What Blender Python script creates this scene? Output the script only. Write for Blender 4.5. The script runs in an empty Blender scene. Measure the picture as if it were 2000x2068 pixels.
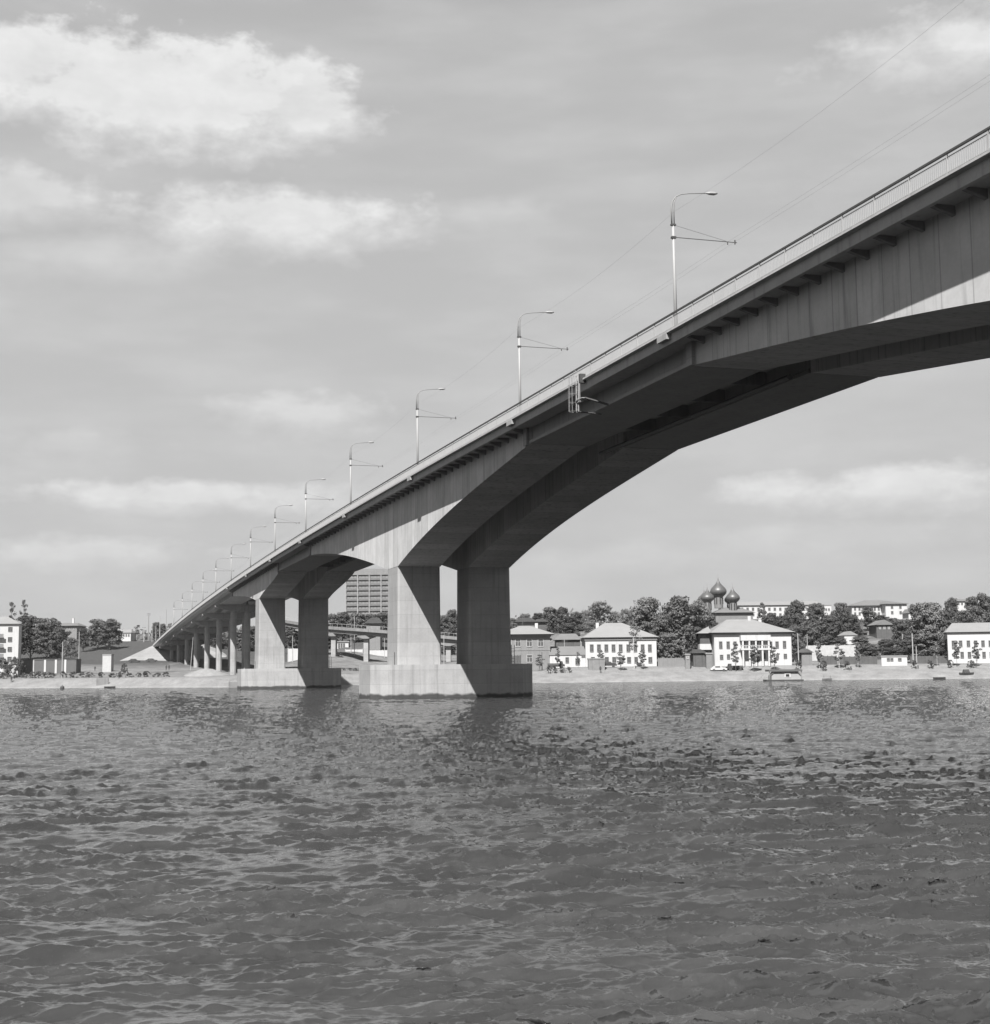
import bpy, math, random
import numpy as np
from mathutils import Vector, Matrix

S = bpy.context.scene
COL = S.collection
R = math.radians

# ------------------------------------------------------------------ camera
F, TH, ROLL, HC, H0 = 2843.0, 17.3, 0.57, 3.27, 1353.0
_th = R(TH); _pt = math.atan((H0 - 1034) / F)
FW = Vector((math.sin(_th) * math.cos(_pt), math.cos(_th) * math.cos(_pt), math.sin(_pt)))
_r0 = Vector((math.cos(_th), -math.sin(_th), 0)); _u0 = _r0.cross(FW)
RT = _r0 * math.cos(R(ROLL)) - _u0 * math.sin(R(ROLL))
UP = _u0 * math.cos(R(ROLL)) + _r0 * math.sin(R(ROLL))
CAM = Vector((0, 0, HC))
cam = bpy.data.cameras.new('camera')
cam.sensor_fit = 'HORIZONTAL'; cam.sensor_width = 36; cam.lens = 36 * F / 2000
cam.clip_start = 0.3; cam.clip_end = 9000
camo = bpy.data.objects.new('camera', cam); COL.objects.link(camo)
m = Matrix((RT, UP, -FW)).transposed().to_4x4(); m.translation = CAM
camo.matrix_world = m
S.camera = camo

# ------------------------------------------------------------------ light
SUNV = Vector((-1.0, -1.55, 2.15)).normalized()          # towards the sun
sl = bpy.data.lights.new('sun', 'SUN'); sl.energy = 5.0; sl.angle = R(0.5); sl.color = (1, 0.985, 0.97)
so = bpy.data.objects.new('sun', sl); COL.objects.link(so)
so.rotation_euler = SUNV.to_track_quat('Z', 'Y').to_euler()
w = bpy.data.worlds.new('World'); S.world = w; w.use_nodes = True
S.view_settings.view_transform = 'Standard'; S.view_settings.look = 'None'
S.view_settings.exposure = 1.1; S.view_settings.gamma = 1.0
S.cycles.caustics_reflective = False; S.cycles.caustics_refractive = False
S.cycles.sample_clamp_direct = 0.6
S.cycles.max_bounces = 8; S.cycles.diffuse_bounces = 3; S.cycles.glossy_bounces = 3
S.cycles.transparent_max_bounces = 8


class NT:
    """small node tree helper"""
    def __init__(s, nt): s.t = nt
    def n(s, ty, **kw):
        nd = s.t.nodes.new(ty)
        for k, v in kw.items():
            if k.startswith('i_'):
                nd.inputs[k[2:].replace('_', ' ')].default_value = v
            else: setattr(nd, k, v)
        return nd
    def l(s, a, b): s.t.links.new(a, b)
    def math(s, op, a, b=None, c=None, clamp=False):
        nd = s.t.nodes.new('ShaderNodeMath'); nd.operation = op; nd.use_clamp = clamp
        for i, v in enumerate((a, b, c)):
            if v is None: continue
            if isinstance(v, (int, float)): nd.inputs[i].default_value = v
            else: s.l(v, nd.inputs[i])
        return nd.outputs[0]
    def mix(s, f, a, b):
        return s.math('ADD', s.math('MULTIPLY', a, s.math('SUBTRACT', 1.0, f)), s.math('MULTIPLY', b, f))
    def ramp(s, v, a, b, c=0.0, d=1.0):
        nd = s.t.nodes.new('ShaderNodeMapRange'); nd.interpolation_type = 'SMOOTHSTEP'
        nd.inputs[1].default_value = a; nd.inputs[2].default_value = b
        nd.inputs[3].default_value = c; nd.inputs[4].default_value = d
        s.l(v, nd.inputs[0]); return nd.outputs[0]


# sky: Nishita through a grey filter (black and white film) with clouds placed by azimuth and elevation
nt = NT(w.node_tree); w.node_tree.nodes.clear()
out = nt.n('ShaderNodeOutputWorld'); bg = nt.n('ShaderNodeBackground'); nt.l(bg.outputs[0], out.inputs[0])
sky = nt.n('ShaderNodeTexSky', sky_type='NISHITA', sun_disc=False)
sky.sun_elevation = math.asin(SUNV.z); sky.sun_rotation = math.atan2(SUNV.x, SUNV.y)
sky.dust_density = 3.0; sky.air_density = 1.0
bw = nt.n('ShaderNodeRGBToBW'); nt.l(sky.outputs[0], bw.inputs[0])
tc = nt.n('ShaderNodeTexCoord')
sep = nt.n('ShaderNodeSeparateXYZ'); nt.l(tc.outputs['Generated'], sep.inputs[0])
az = nt.math('MULTIPLY', nt.math('ARCTAN2', sep.outputs[0], sep.outputs[1]), 57.2958)
el = nt.math('MULTIPLY', nt.math('ARCSINE', sep.outputs[2]), 57.2958)
cxy = nt.n('ShaderNodeCombineXYZ')
nt.l(az, cxy.inputs[0]); nt.l(nt.math('MULTIPLY', el, 1.7), cxy.inputs[1])
n1 = nt.n('ShaderNodeTexNoise', noise_dimensions='3D'); nt.l(cxy.outputs[0], n1.inputs['Vector'])
n1.inputs['Scale'].default_value = 0.5; n1.inputs['Detail'].default_value = 7; n1.inputs['Roughness'].default_value = 0.6
n2 = nt.n('ShaderNodeTexNoise', noise_dimensions='3D')
cx2 = nt.n('ShaderNodeCombineXYZ'); nt.l(nt.math('MULTIPLY', az, 0.4), cx2.inputs[0]); nt.l(nt.math('MULTIPLY', el, 1.6), cx2.inputs[1])
nt.l(cx2.outputs[0], n2.inputs['Vector'])
n2.inputs['Scale'].default_value = 0.3; n2.inputs['Detail'].default_value = 6; n2.inputs['Roughness'].default_value = 0.5
nz = nt.math('SUBTRACT', n1.outputs[0], 0.5)


def azel(x, y):
    d = (FW + RT * ((x - 1000) / F) + UP * ((1034 - y) / F)).normalized()
    return math.degrees(math.atan2(d.x, d.y)), math.degrees(math.asin(d.z))


cl = None
# x, y, half width, half height (where each cloud bank stands), strength, edge softness
for (x, y, hx, hy, st, sf) in [(330, 200, 430, 150, 1.0, 0.30), (40, 130, 210, 100, 0.95, 0.3), (600, 215, 150, 120, 0.8, 0.3),
                               (20, 400, 220, 85, 0.55, 0.5), (560, 450, 370, 85, 0.8, 0.55), (430, 400, 120, 45, 0.25, 0.5), (1000, 430, 130, 40, 0.2, .6),
                               (200, 520, 260, 60, 0.22, .7), (600, 840, 200, 55, 0.5, .6), (150, 900, 220, 40, 0.22, .6),
                               (350, 1005, 340, 42, 0.7, .5), (560, 1000, 180, 34, 0.5, .6), (150, 1120, 300, 45, 0.45, .6),
                               (1950, 90, 360, 90, 0.9, .8), (1820, 990, 320, 60, 0.7, .6), (1560, 985, 150, 42, 0.7, .6),
                               (1700, 1090, 400, 45, 0.18, .6), (1250, 1130, 230, 40, 0.16, .6), (2700, 500, 500, 300, .7, .5), (-800, 500, 500, 250, .7, .5)]:
    a0, e0 = azel(x, y); a1, _ = azel(x + hx, y); _, e1 = azel(x, y - hy)
    ra = abs(a1 - a0); re = abs(e1 - e0)
    dx = nt.math('DIVIDE', nt.math('SUBTRACT', az, a0), ra)
    dy = nt.math('DIVIDE', nt.math('SUBTRACT', el, e0), re)
    d = nt.math('SQRT', nt.math('ADD', nt.math('MULTIPLY', dx, dx), nt.math('MULTIPLY', dy, dy)))
    # flat diffuse base, billowing top
    soft = nt.ramp(dy, -1.0, 0.5, sf + 0.7, sf * 0.7 + .12)
    d = nt.math('SUBTRACT', d, nt.math('MULTIPLY', nz, 1.45))
    b = nt.math('MULTIPLY', nt.math('DIVIDE', nt.math('SUBTRACT', 1.0, d), soft, clamp=True), st)
    b = nt.math('MULTIPLY', b, 1.0, clamp=True)
    cl = b if cl is None else nt.math('MAXIMUM', cl, b)
hi = nt.math('MULTIPLY', nt.ramp(el, 26.5, 34.0), nt.ramp(n1.outputs[0], 0.38, 0.55))     # broken cloud overhead, above the picture
veil = nt.math('MULTIPLY', nt.ramp(n2.outputs[0], 0.35, 0.7), 0.22)
cl = nt.math('MAXIMUM', nt.math('ADD', cl, veil, clamp=True), nt.math('MULTIPLY', hi, 0.0))
SKYB = 0.0545
clouds_v = 7.15
skyv = nt.math('MINIMUM', nt.math('MULTIPLY', bw.outputs[0], 0.62), 7.0)
low = nt.ramp(el, 0.0, 30.0, 5.3, 4.9)
base = nt.math('MULTIPLY', nt.mix(0.8, skyv, low), nt.ramp(el, 23.0, 46.0, 1.0, 0.2))
val = nt.mix(cl, base, nt.math('ADD', clouds_v - 0.4, nt.math('MULTIPLY', nz, 2.5)))
bg.inputs[1].default_value = SKYB
nt.l(val, bg.inputs[0])


# ------------------------------------------------------------------ materials (all grey: black and white photograph)
def mat(name, v, rough=0.85, var=0.15, scale=1.0, detail=6, streak=0.0, bump=0.0, spec=0.3, joints=None, fine=0.0, coord='Object', lifts=None, rnd=0.0):
    M = bpy.data.materials.new(name); M.use_nodes = True
    t = NT(M.node_tree); p = M.node_tree.nodes['Principled BSDF']
    p.inputs['Roughness'].default_value = rough
    p.inputs['Specular IOR Level'].default_value = spec
    c = t.n('ShaderNodeTexCoord')
    o = c.outputs[coord]
    nn = t.n('ShaderNodeTexNoise'); t.l(o, nn.inputs['Vector'])
    nn.inputs['Scale'].default_value = scale; nn.inputs['Detail'].default_value = detail; nn.inputs['Roughness'].default_value = 0.6
    k = t.math('MULTIPLY_ADD', t.math('SUBTRACT', nn.outputs[0], 0.5), 2.4 * var, 1.0)
    if streak:
        mp = t.n('ShaderNodeMapping'); t.l(o, mp.inputs[0]); mp.inputs['Scale'].default_value = (2.3, 2.3, 0.12)
        n3 = t.n('ShaderNodeTexNoise'); t.l(mp.outputs[0], n3.inputs['Vector']); n3.inputs['Scale'].default_value = 1.0; n3.inputs['Detail'].default_value = 5
        k = t.math('MULTIPLY', k, t.math('MULTIPLY_ADD', t.ramp(n3.outputs[0], 0.5, 0.75), -streak, 1.0))
    if fine:
        n4 = t.n('ShaderNodeTexNoise'); t.l(o, n4.inputs['Vector']); n4.inputs['Scale'].default_value = scale * 9; n4.inputs['Detail'].default_value = 3
        k = t.math('MULTIPLY', k, t.math('MULTIPLY_ADD', t.math('SUBTRACT', n4.outputs[0], 0.5), 2 * fine, 1.0))
    if lifts:                                   # horizontal pour lines between concrete lifts
        gp = t.n('ShaderNodeNewGeometry'); sz = t.n('ShaderNodeSeparateXYZ'); t.l(gp.outputs['Position'], sz.inputs[0])
        q = t.math('ADD', t.math('DIVIDE', sz.outputs[2], lifts), t.math('MULTIPLY', nn.outputs[0], 0.05))
        wn = t.n('ShaderNodeTexWhiteNoise', noise_dimensions='1D'); t.l(t.math('FLOOR', q), wn.inputs['W'])
        k = t.math('MULTIPLY', k, t.math('MULTIPLY_ADD', wn.outputs[0], 0.10, 0.95))
        fr = t.math('ABSOLUTE', t.math('SUBTRACT', t.math('FRACT', q), 0.5))
        k = t.math('MULTIPLY', k, t.ramp(fr, 0.47, 0.495, 1.0, 0.85))
    if rnd:
        oi = t.n('ShaderNodeObjectInfo'); k = t.math('MULTIPLY', k, t.math('MULTIPLY_ADD', oi.outputs['Random'], rnd * 2, 1 - rnd))
    if joints:                                  # cast segments along Y, each with its own tone, with a dark joint between
        sp = t.n('ShaderNodeSeparateXYZ'); t.l(o, sp.inputs[0])
        q = t.math('DIVIDE', sp.outputs[1], joints)
        wn = t.n('ShaderNodeTexWhiteNoise', noise_dimensions='1D'); t.l(t.math('FLOOR', q), wn.inputs['W'])
        k = t.math('MULTIPLY', k, t.math('MULTIPLY_ADD', wn.outputs[0], 0.22, 0.89))
        fr = t.math('ABSOLUTE', t.math('SUBTRACT', t.math('FRACT', q), 0.5))
        k = t.math('MULTIPLY', k, t.ramp(fr, 0.47, 0.495, 1.0, 0.66))
    col = t.math('MULTIPLY', k, v)
    t.l(col, p.inputs['Base Color'])
    if bump:
        b = t.n('ShaderNodeBump'); b.inputs['Strength'].default_value = bump; b.inputs['Distance'].default_value = 0.05
        t.l(nn.outputs[0], b.inputs['Height']); t.l(b.outputs[0], p.inputs['Normal'])
    return M


CONC = mat('concrete', 0.265, var=0.22, scale=0.45, streak=0.2, fine=0.08, bump=0.3, lifts=1.7)
CONCJ = mat('concrete_segments', 0.445, var=0.22, scale=0.5, streak=0.34, joints=2.45, fine=0.08)
CONCD = mat('concrete_weathered', 0.17, var=0.3, scale=0.9, streak=0.3, fine=0.1)
def footing_mat():
    M = CONC.copy(); M.name = 'concrete_wet_base'
    t = NT(M.node_tree); p = M.node_tree.nodes['Principled BSDF']
    src = p.inputs['Base Color'].links[0].from_socket
    g = t.n('ShaderNodeNewGeometry'); sp = t.n('ShaderNodeSeparateXYZ'); t.l(g.outputs['Position'], sp.inputs[0])
    nn = t.n('ShaderNodeTexNoise'); t.l(g.outputs['Position'], nn.inputs['Vector']); nn.inputs['Scale'].default_value = 0.9; nn.inputs['Detail'].default_value = 5
    h = t.math('SUBTRACT', sp.outputs[2], t.math('MULTIPLY', nn.outputs[0], 0.8))
    k = t.ramp(h, -0.15, 0.2, 0.16, 1.0)
    # rust and lime runs
    mp = t.n('ShaderNodeMapping'); t.l(g.outputs['Position'], mp.inputs[0]); mp.inputs['Scale'].default_value = (1.0, 1.0, 0.08)
    n3 = t.n('ShaderNodeTexNoise'); t.l(mp.outputs[0], n3.inputs['Vector']); n3.inputs['Scale'].default_value = 0.9; n3.inputs['Detail'].default_value = 4
    k = t.math('MULTIPLY', k, t.ramp(n3.outputs[0], 0.52, 0.72, 1.0, 0.84))
    t.l(t.math('MULTIPLY', t.math('MULTIPLY', src, k), 1.15), p.inputs['Base Color'])
    return M
FOOT = footing_mat()
ASPH = mat('asphalt', 0.06, var=0.2, scale=2)
STEELW = mat('white_painted_steel', 0.28, rough=0.5, var=0.06, scale=2)
STEELD = mat('dark_steel', 0.05, rough=0.6, var=0.1, scale=2)
STEELG = mat('grey_steel', 0.2, rough=0.5, var=0.1, scale=2)
RAILW = mat('railing_paint', 0.3, rough=0.6, var=0.1, scale=1)
WHITE = mat('whitewash', 0.41, var=0.10, scale=0.5, streak=0.12, fine=0.05)
PLASTER = mat('grey_plaster', 0.17, var=0.18, scale=0.7, streak=0.15)
ROOFL = mat('pale_sheet_roof', 0.20, rough=0.6, var=0.10, scale=0.4, fine=0.05)
ROOFM = mat('grey_sheet_roof', 0.13, rough=0.7, var=0.15, scale=0.5)
ROOFD = mat('dark_roof', 0.04, var=0.3, scale=0.6)
WOOD = mat('weathered_wood', 0.08, var=0.3, scale=1.2, streak=0.3)
GLASS = mat('window_glass', 0.07, rough=0.2, var=0.4, scale=0.6, spec=0.5)
DARK = mat('dark_opening', 0.02, var=0.2)
DOME = mat('dome_sheet', 0.07, rough=0.45, var=0.12, scale=0.7, spec=0.6)
BRICKG = mat('church_masonry', 0.15, var=0.2, scale=1.0, streak=0.1)
FOL = mat('foliage', 0.08, rnd=0.35, rough=0.7, var=0.5, scale=0.35, fine=0.2, spec=0.2)
FOLL = mat('light_foliage', 0.125, rough=0.7, var=0.4, scale=0.5, fine=0.2, spec=0.2)
BARK = mat('bark', 0.09, var=0.3, scale=2)
BIRCH = mat('birch_bark', 0.4, var=0.4, scale=3)
GRASSG = mat('grass_ground', 0.07, var=0.35, scale=0.06, fine=0.35)
RUST = mat('rusted_hull', 0.05, var=0.3, scale=1)
SKIN = mat('skin', 0.3, var=0.05)
CLOTH = mat('dark_clothing', 0.04, var=0.2)


# ------------------------------------------------------------------ mesh helpers
class MB:
    def __init__(s): s.v = []; s.f = []; s.mi = []; s.m = 0
    def add(s, vs, fs):
        o = len(s.v); s.v.extend([tuple(v) for v in vs]); s.f.extend([[i + o for i in q] for q in fs]); s.mi.extend([s.m] * len(fs)); return s
    def box(s, x0, x1, y0, y1, z0, z1):
        return s.add([(x0, y0, z0), (x1, y0, z0), (x1, y1, z0), (x0, y1, z0), (x0, y0, z1), (x1, y0, z1), (x1, y1, z1), (x0, y1, z1)],
                     [(0, 3, 2, 1), (4, 5, 6, 7), (0, 1, 5, 4), (1, 2, 6, 5), (2, 3, 7, 6), (3, 0, 4, 7)])
    def loft(s, rings, cap=True):
        n = len(rings[0]); vs = [v for r in rings for v in r]; fs = []
        for i in range(len(rings) - 1):
            for j in range(n):
                k = (j + 1) % n
                fs.append((i * n + j, i * n + k, (i + 1) * n + k, (i + 1) * n + j))
        if cap:
            fs.append(tuple(reversed(range(n)))); fs.append(tuple(range((len(rings) - 1) * n, len(rings) * n)))
        return s.add(vs, fs)
    def prism(s, poly, z0, z1): return s.loft([[(x, y, z0) for x, y in poly], [(x, y, z1) for x, y in poly]])
    def tube(s, pts, r, n=6):
        pts = [Vector(p) for p in pts]; rs = r if isinstance(r, (list, tuple)) else [r] * len(pts)
        rings = []
        for i, p in enumerate(pts):
            d = (pts[min(i + 1, len(pts) - 1)] - pts[max(i - 1, 0)]).normalized()
            a = d.orthogonal().normalized() if i == 0 else (pa - d * pa.dot(d)).normalized()
            pa = a; b = d.cross(a)
            rings.append([tuple(p + (a * math.cos(2 * math.pi * j / n) + b * math.sin(2 * math.pi * j / n)) * rs[i]) for j in range(n)])
        return s.loft(rings)
    def lathe(s, prof, n=20, c=(0, 0, 0)):
        rings = [[(c[0] + r * math.cos(2 * math.pi * j / n), c[1] + r * math.sin(2 * math.pi * j / n), c[2] + z) for j in range(n)] for r, z in prof]
        return s.loft(rings)
    def build(s, name, mats, parent=None, smooth=False, loc=None, rz=None):
        me = bpy.data.meshes.new(name); me.from_pydata(s.v, [], s.f)
        if not isinstance(mats, (list, tuple)): mats = [mats]
        for mm in mats: me.materials.append(mm)
        if len(mats) > 1: me.polygons.foreach_set('material_index', s.mi)
        if smooth: me.polygons.foreach_set('use_smooth', [True] * len(me.polygons))
        me.update()
        o = bpy.data.objects.new(name, me); COL.objects.link(o)
        if parent is not None: o.parent = parent
        if loc is not None: o.location = loc
        if rz is not None: o.rotation_euler = (0, 0, rz)
        return o


def tag(o, label=None, cat=None, group=None, kind=None):
    if label: o['label'] = label
    if cat: o['category'] = cat
    if group: o['group'] = group
    if kind: o['kind'] = kind
    return o


def thing(name, label, cat, loc=(0, 0, 0), rz=0.0, group=None):
    o = bpy.data.objects.new(name, None); COL.objects.link(o)
    o.location = loc; o.rotation_euler = (0, 0, rz); o.empty_display_size = 0.5
    return tag(o, label, cat, group)


def dup(o, parent=None):
    c = o.copy(); COL.objects.link(c)
    if parent is not None: c.parent = parent
    for ch in list(o.children): dup(ch, c)
    return c


# town frame: u to the right, v away from the camera, facing the river squarely
A = -_th
UX = Vector((math.cos(_th), -math.sin(_th), 0)); VX = Vector((math.sin(_th), math.cos(_th), 0))
def wp(u, v, z=0.0):
    p = UX * u + VX * v; return Vector((p.x, p.y, z))
def uv(p): return p[0] * UX.x + p[1] * UX.y, p[0] * VX.x + p[1] * VX.y
def at(x, y, v):
    """surveyed point: bearing of the photograph at the surveyed distance v -> (u, v, z)"""
    d = FW + RT * ((x - 1000) / F) + UP * ((1034 - y) / F)
    t = v / d.dot(VX); p = CAM + d * t
    a, b = uv(p); return a, b, p.z


# ------------------------------------------------------------------ terrain
def interp(x, tab):
    if x <= tab[0][0]: return tab[0][1]
    for (a, b), (c, d) in zip(tab, tab[1:]):
        if x <= c: return b + (d - b) * (x - a) / (c - a)
    return tab[-1][1]


def sst(x, a, b):
    t = min(1, max(0, (x - a) / (b - a))); return t * t * (3 - 2 * t)


SHORE = [(-400, 352), (-122, 345), (-90, 335), (-66, 318), (-48, 318), (-36, 338), (12, 346), (60, 352), (120, 349), (400, 352)]
LEFTP = [(0, -0.6), (1, 0), (7, 2.2), (50, 2.5), (85, 3.3), (118, 5.0), (160, 6.6), (215, 8.5), (300, 18), (500, 20), (3000, 22)]
MIDP = [(0, -0.6), (1, 0), (16, 2.6), (60, 4.2), (85, 6.0), (110, 6.5), (170, 13), (260, 18), (500, 20), (3000, 22)]
RIGHTP = [(0, -0.6), (1, 0), (4, 1.0), (17, 3.7), (45, 4.3), (62, 5.8), (95, 12.5), (140, 17), (200, 21.5), (500, 24), (3000, 24)]
def hgt(u, v):
    d = v - interp(u, SHORE) + 1
    if d < 0: return max(-3.0, -0.6 + d * 0.25)
    l, m_, r_ = interp(d, LEFTP), interp(d, MIDP), interp(d, RIGHTP)
    a = sst(u, -75, -45); b = sst(u, 5, 22)
    z = (l * (1 - a) + m_ * a) * (1 - b) + r_ * b
    if d > 22: z += (math.sin(u * 0.21) * math.cos(v * 0.17) * 0.25 + math.sin(u * .063 + 1) * math.sin(v * .05) * 0.6) * min(1, (d - 22) / 50)
    return z


def terrain():
    us = [-3000, -1500, -800, -500, -350] + list(np.arange(-300, 330, 5.0)) + [360, 500, 800, 1500, 3000]
    ds = [-8, -2, 0, 0.6, 1, 1.6, 2.5, 4, 5.5, 7, 9, 12, 16, 17.5, 20, 25] + list(np.arange(30, 320, 6.0)) + [340, 400, 500, 700, 1000, 1500, 3000, 6000]
    vs = []; fs = []; mi = []
    for d in ds:
        for u in us:
            v = interp(u, SHORE) + d - 1
            p = wp(u, v, hgt(u, v)); vs.append(tuple(p))
    n = len(us)
    for i in range(len(ds) - 1):
        for j in range(n - 1):
            fs.append((i * n + j, i * n + j + 1, (i + 1) * n + j + 1, (i + 1) * n + j))
    me = bpy.data.meshes.new('ground'); me.from_pydata(vs, [], fs); me.update()
    ca = me.attributes.new('inland', 'FLOAT', 'POINT')
    ca.data.foreach_set('value', [d for d in ds for u in us])
    me.polygons.foreach_set('use_smooth', [True] * len(fs))
    o = bpy.data.objects.new('ground', me); COL.objects.link(o); tag(o, kind='structure')
    M = bpy.data.materials.new('river_bank'); M.use_nodes = True; me.materials.append(M)
    t = NT(M.node_tree); p = M.node_tree.nodes['Principled BSDF']; p.inputs['Roughness'].default_value = 0.95
    p.inputs['Specular IOR Level'].default_value = 0.1
    at_ = t.n('ShaderNodeAttribute', attribute_name='inland')
    g = t.n('ShaderNodeNewGeometry')
    def noise(sc, det=6):
        nn = t.n('ShaderNodeTexNoise'); t.l(g.outputs['Position'], nn.inputs['Vector'])
        nn.inputs['Scale'].default_value = sc; nn.inputs['Detail'].default_value = det; return nn.outputs[0]
    a = noise(0.045); b = noise(0.35); c = noise(2.2, 3)
    dd = t.math('ADD', at_.outputs['Fac'], t.math('MULTIPLY', t.math('SUBTRACT', b, 0.5), 3.0))
    stone = t.math('MULTIPLY_ADD', t.math('SUBTRACT', b, 0.5), 0.16, 0.185)
    stone = t.math('MULTIPLY', stone, t.math('MULTIPLY_ADD', t.math('SUBTRACT', c, 0.5), 0.5, 1.0))
    stone = t.math('MULTIPLY', stone, t.ramp(at_.outputs['Fac'], 0.4, 2.0, 1.25, 1.0))
    sand = t.math('MULTIPLY_ADD', t.math('SUBTRACT', b, 0.5), 0.2, 0.15)
    grass = t.math('MULTIPLY_ADD', t.math('SUBTRACT', c, 0.5), 0.10, 0.075)
    patch = t.ramp(a, 0.52, 0.68)
    patch2 = t.math('MAXIMUM', patch, t.ramp(at_.outputs['Fac'], 105, 160))
    land = t.mix(patch2, sand, grass)
    # sandy tracks worn in the grass
    land = t.mix(t.ramp(noise(0.11, 3), 0.60, 0.66), land, sand)
    land = t.mix(t.ramp(at_.outputs['Fac'], 150, 200), land, t.math('MULTIPLY', grass, 0.8))
    v = t.mix(t.ramp(dd, 15.5, 19.0), stone, land)
    t.l(v, p.inputs['Base Color'])
    bp = t.n('ShaderNodeBump'); bp.inputs['Strength'].default_value = 0.8; bp.inputs['Distance'].default_value = 0.4
    t.l(c, bp.inputs['Height']); t.l(bp.outputs[0], p.inputs['Normal'])
terrain()
def drop(u, v): return wp(u, v, hgt(u, v))


# ------------------------------------------------------------------ river
def ocean_tile(L, N, peak, rms, wind, seed, spread=2.0, short=0.12, fall=3.3):
    rng = np.random.default_rng(seed)
    k = np.fft.fftfreq(N, L / N) * 2 * np.pi
    KX, KY = np.meshgrid(k, k); K = np.hypot(KX, KY); K[0, 0] = 1
    kp = 2 * np.pi / peak
    P = np.exp(-1.25 * (kp / K) ** 2) / K ** fall * np.exp(-(K * short / (2 * np.pi)) ** 2 * 1.0)
    c = (KX * math.cos(wind) + KY * math.sin(wind)) / K
    P *= (0.03 + np.abs(c) ** spread); P[0, 0] = 0
    A_ = np.sqrt(P) * (rng.normal(size=(N, N)) + 1j * rng.normal(size=(N, N)))
    Hh = np.fft.ifft2(A_).real; s = rms / Hh.std()
    dx = np.fft.ifft2(A_ * 1j * KX / K).real * s; dy = np.fft.ifft2(A_ * 1j * KY / K).real * s
    return Hh * s, dx, dy


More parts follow.
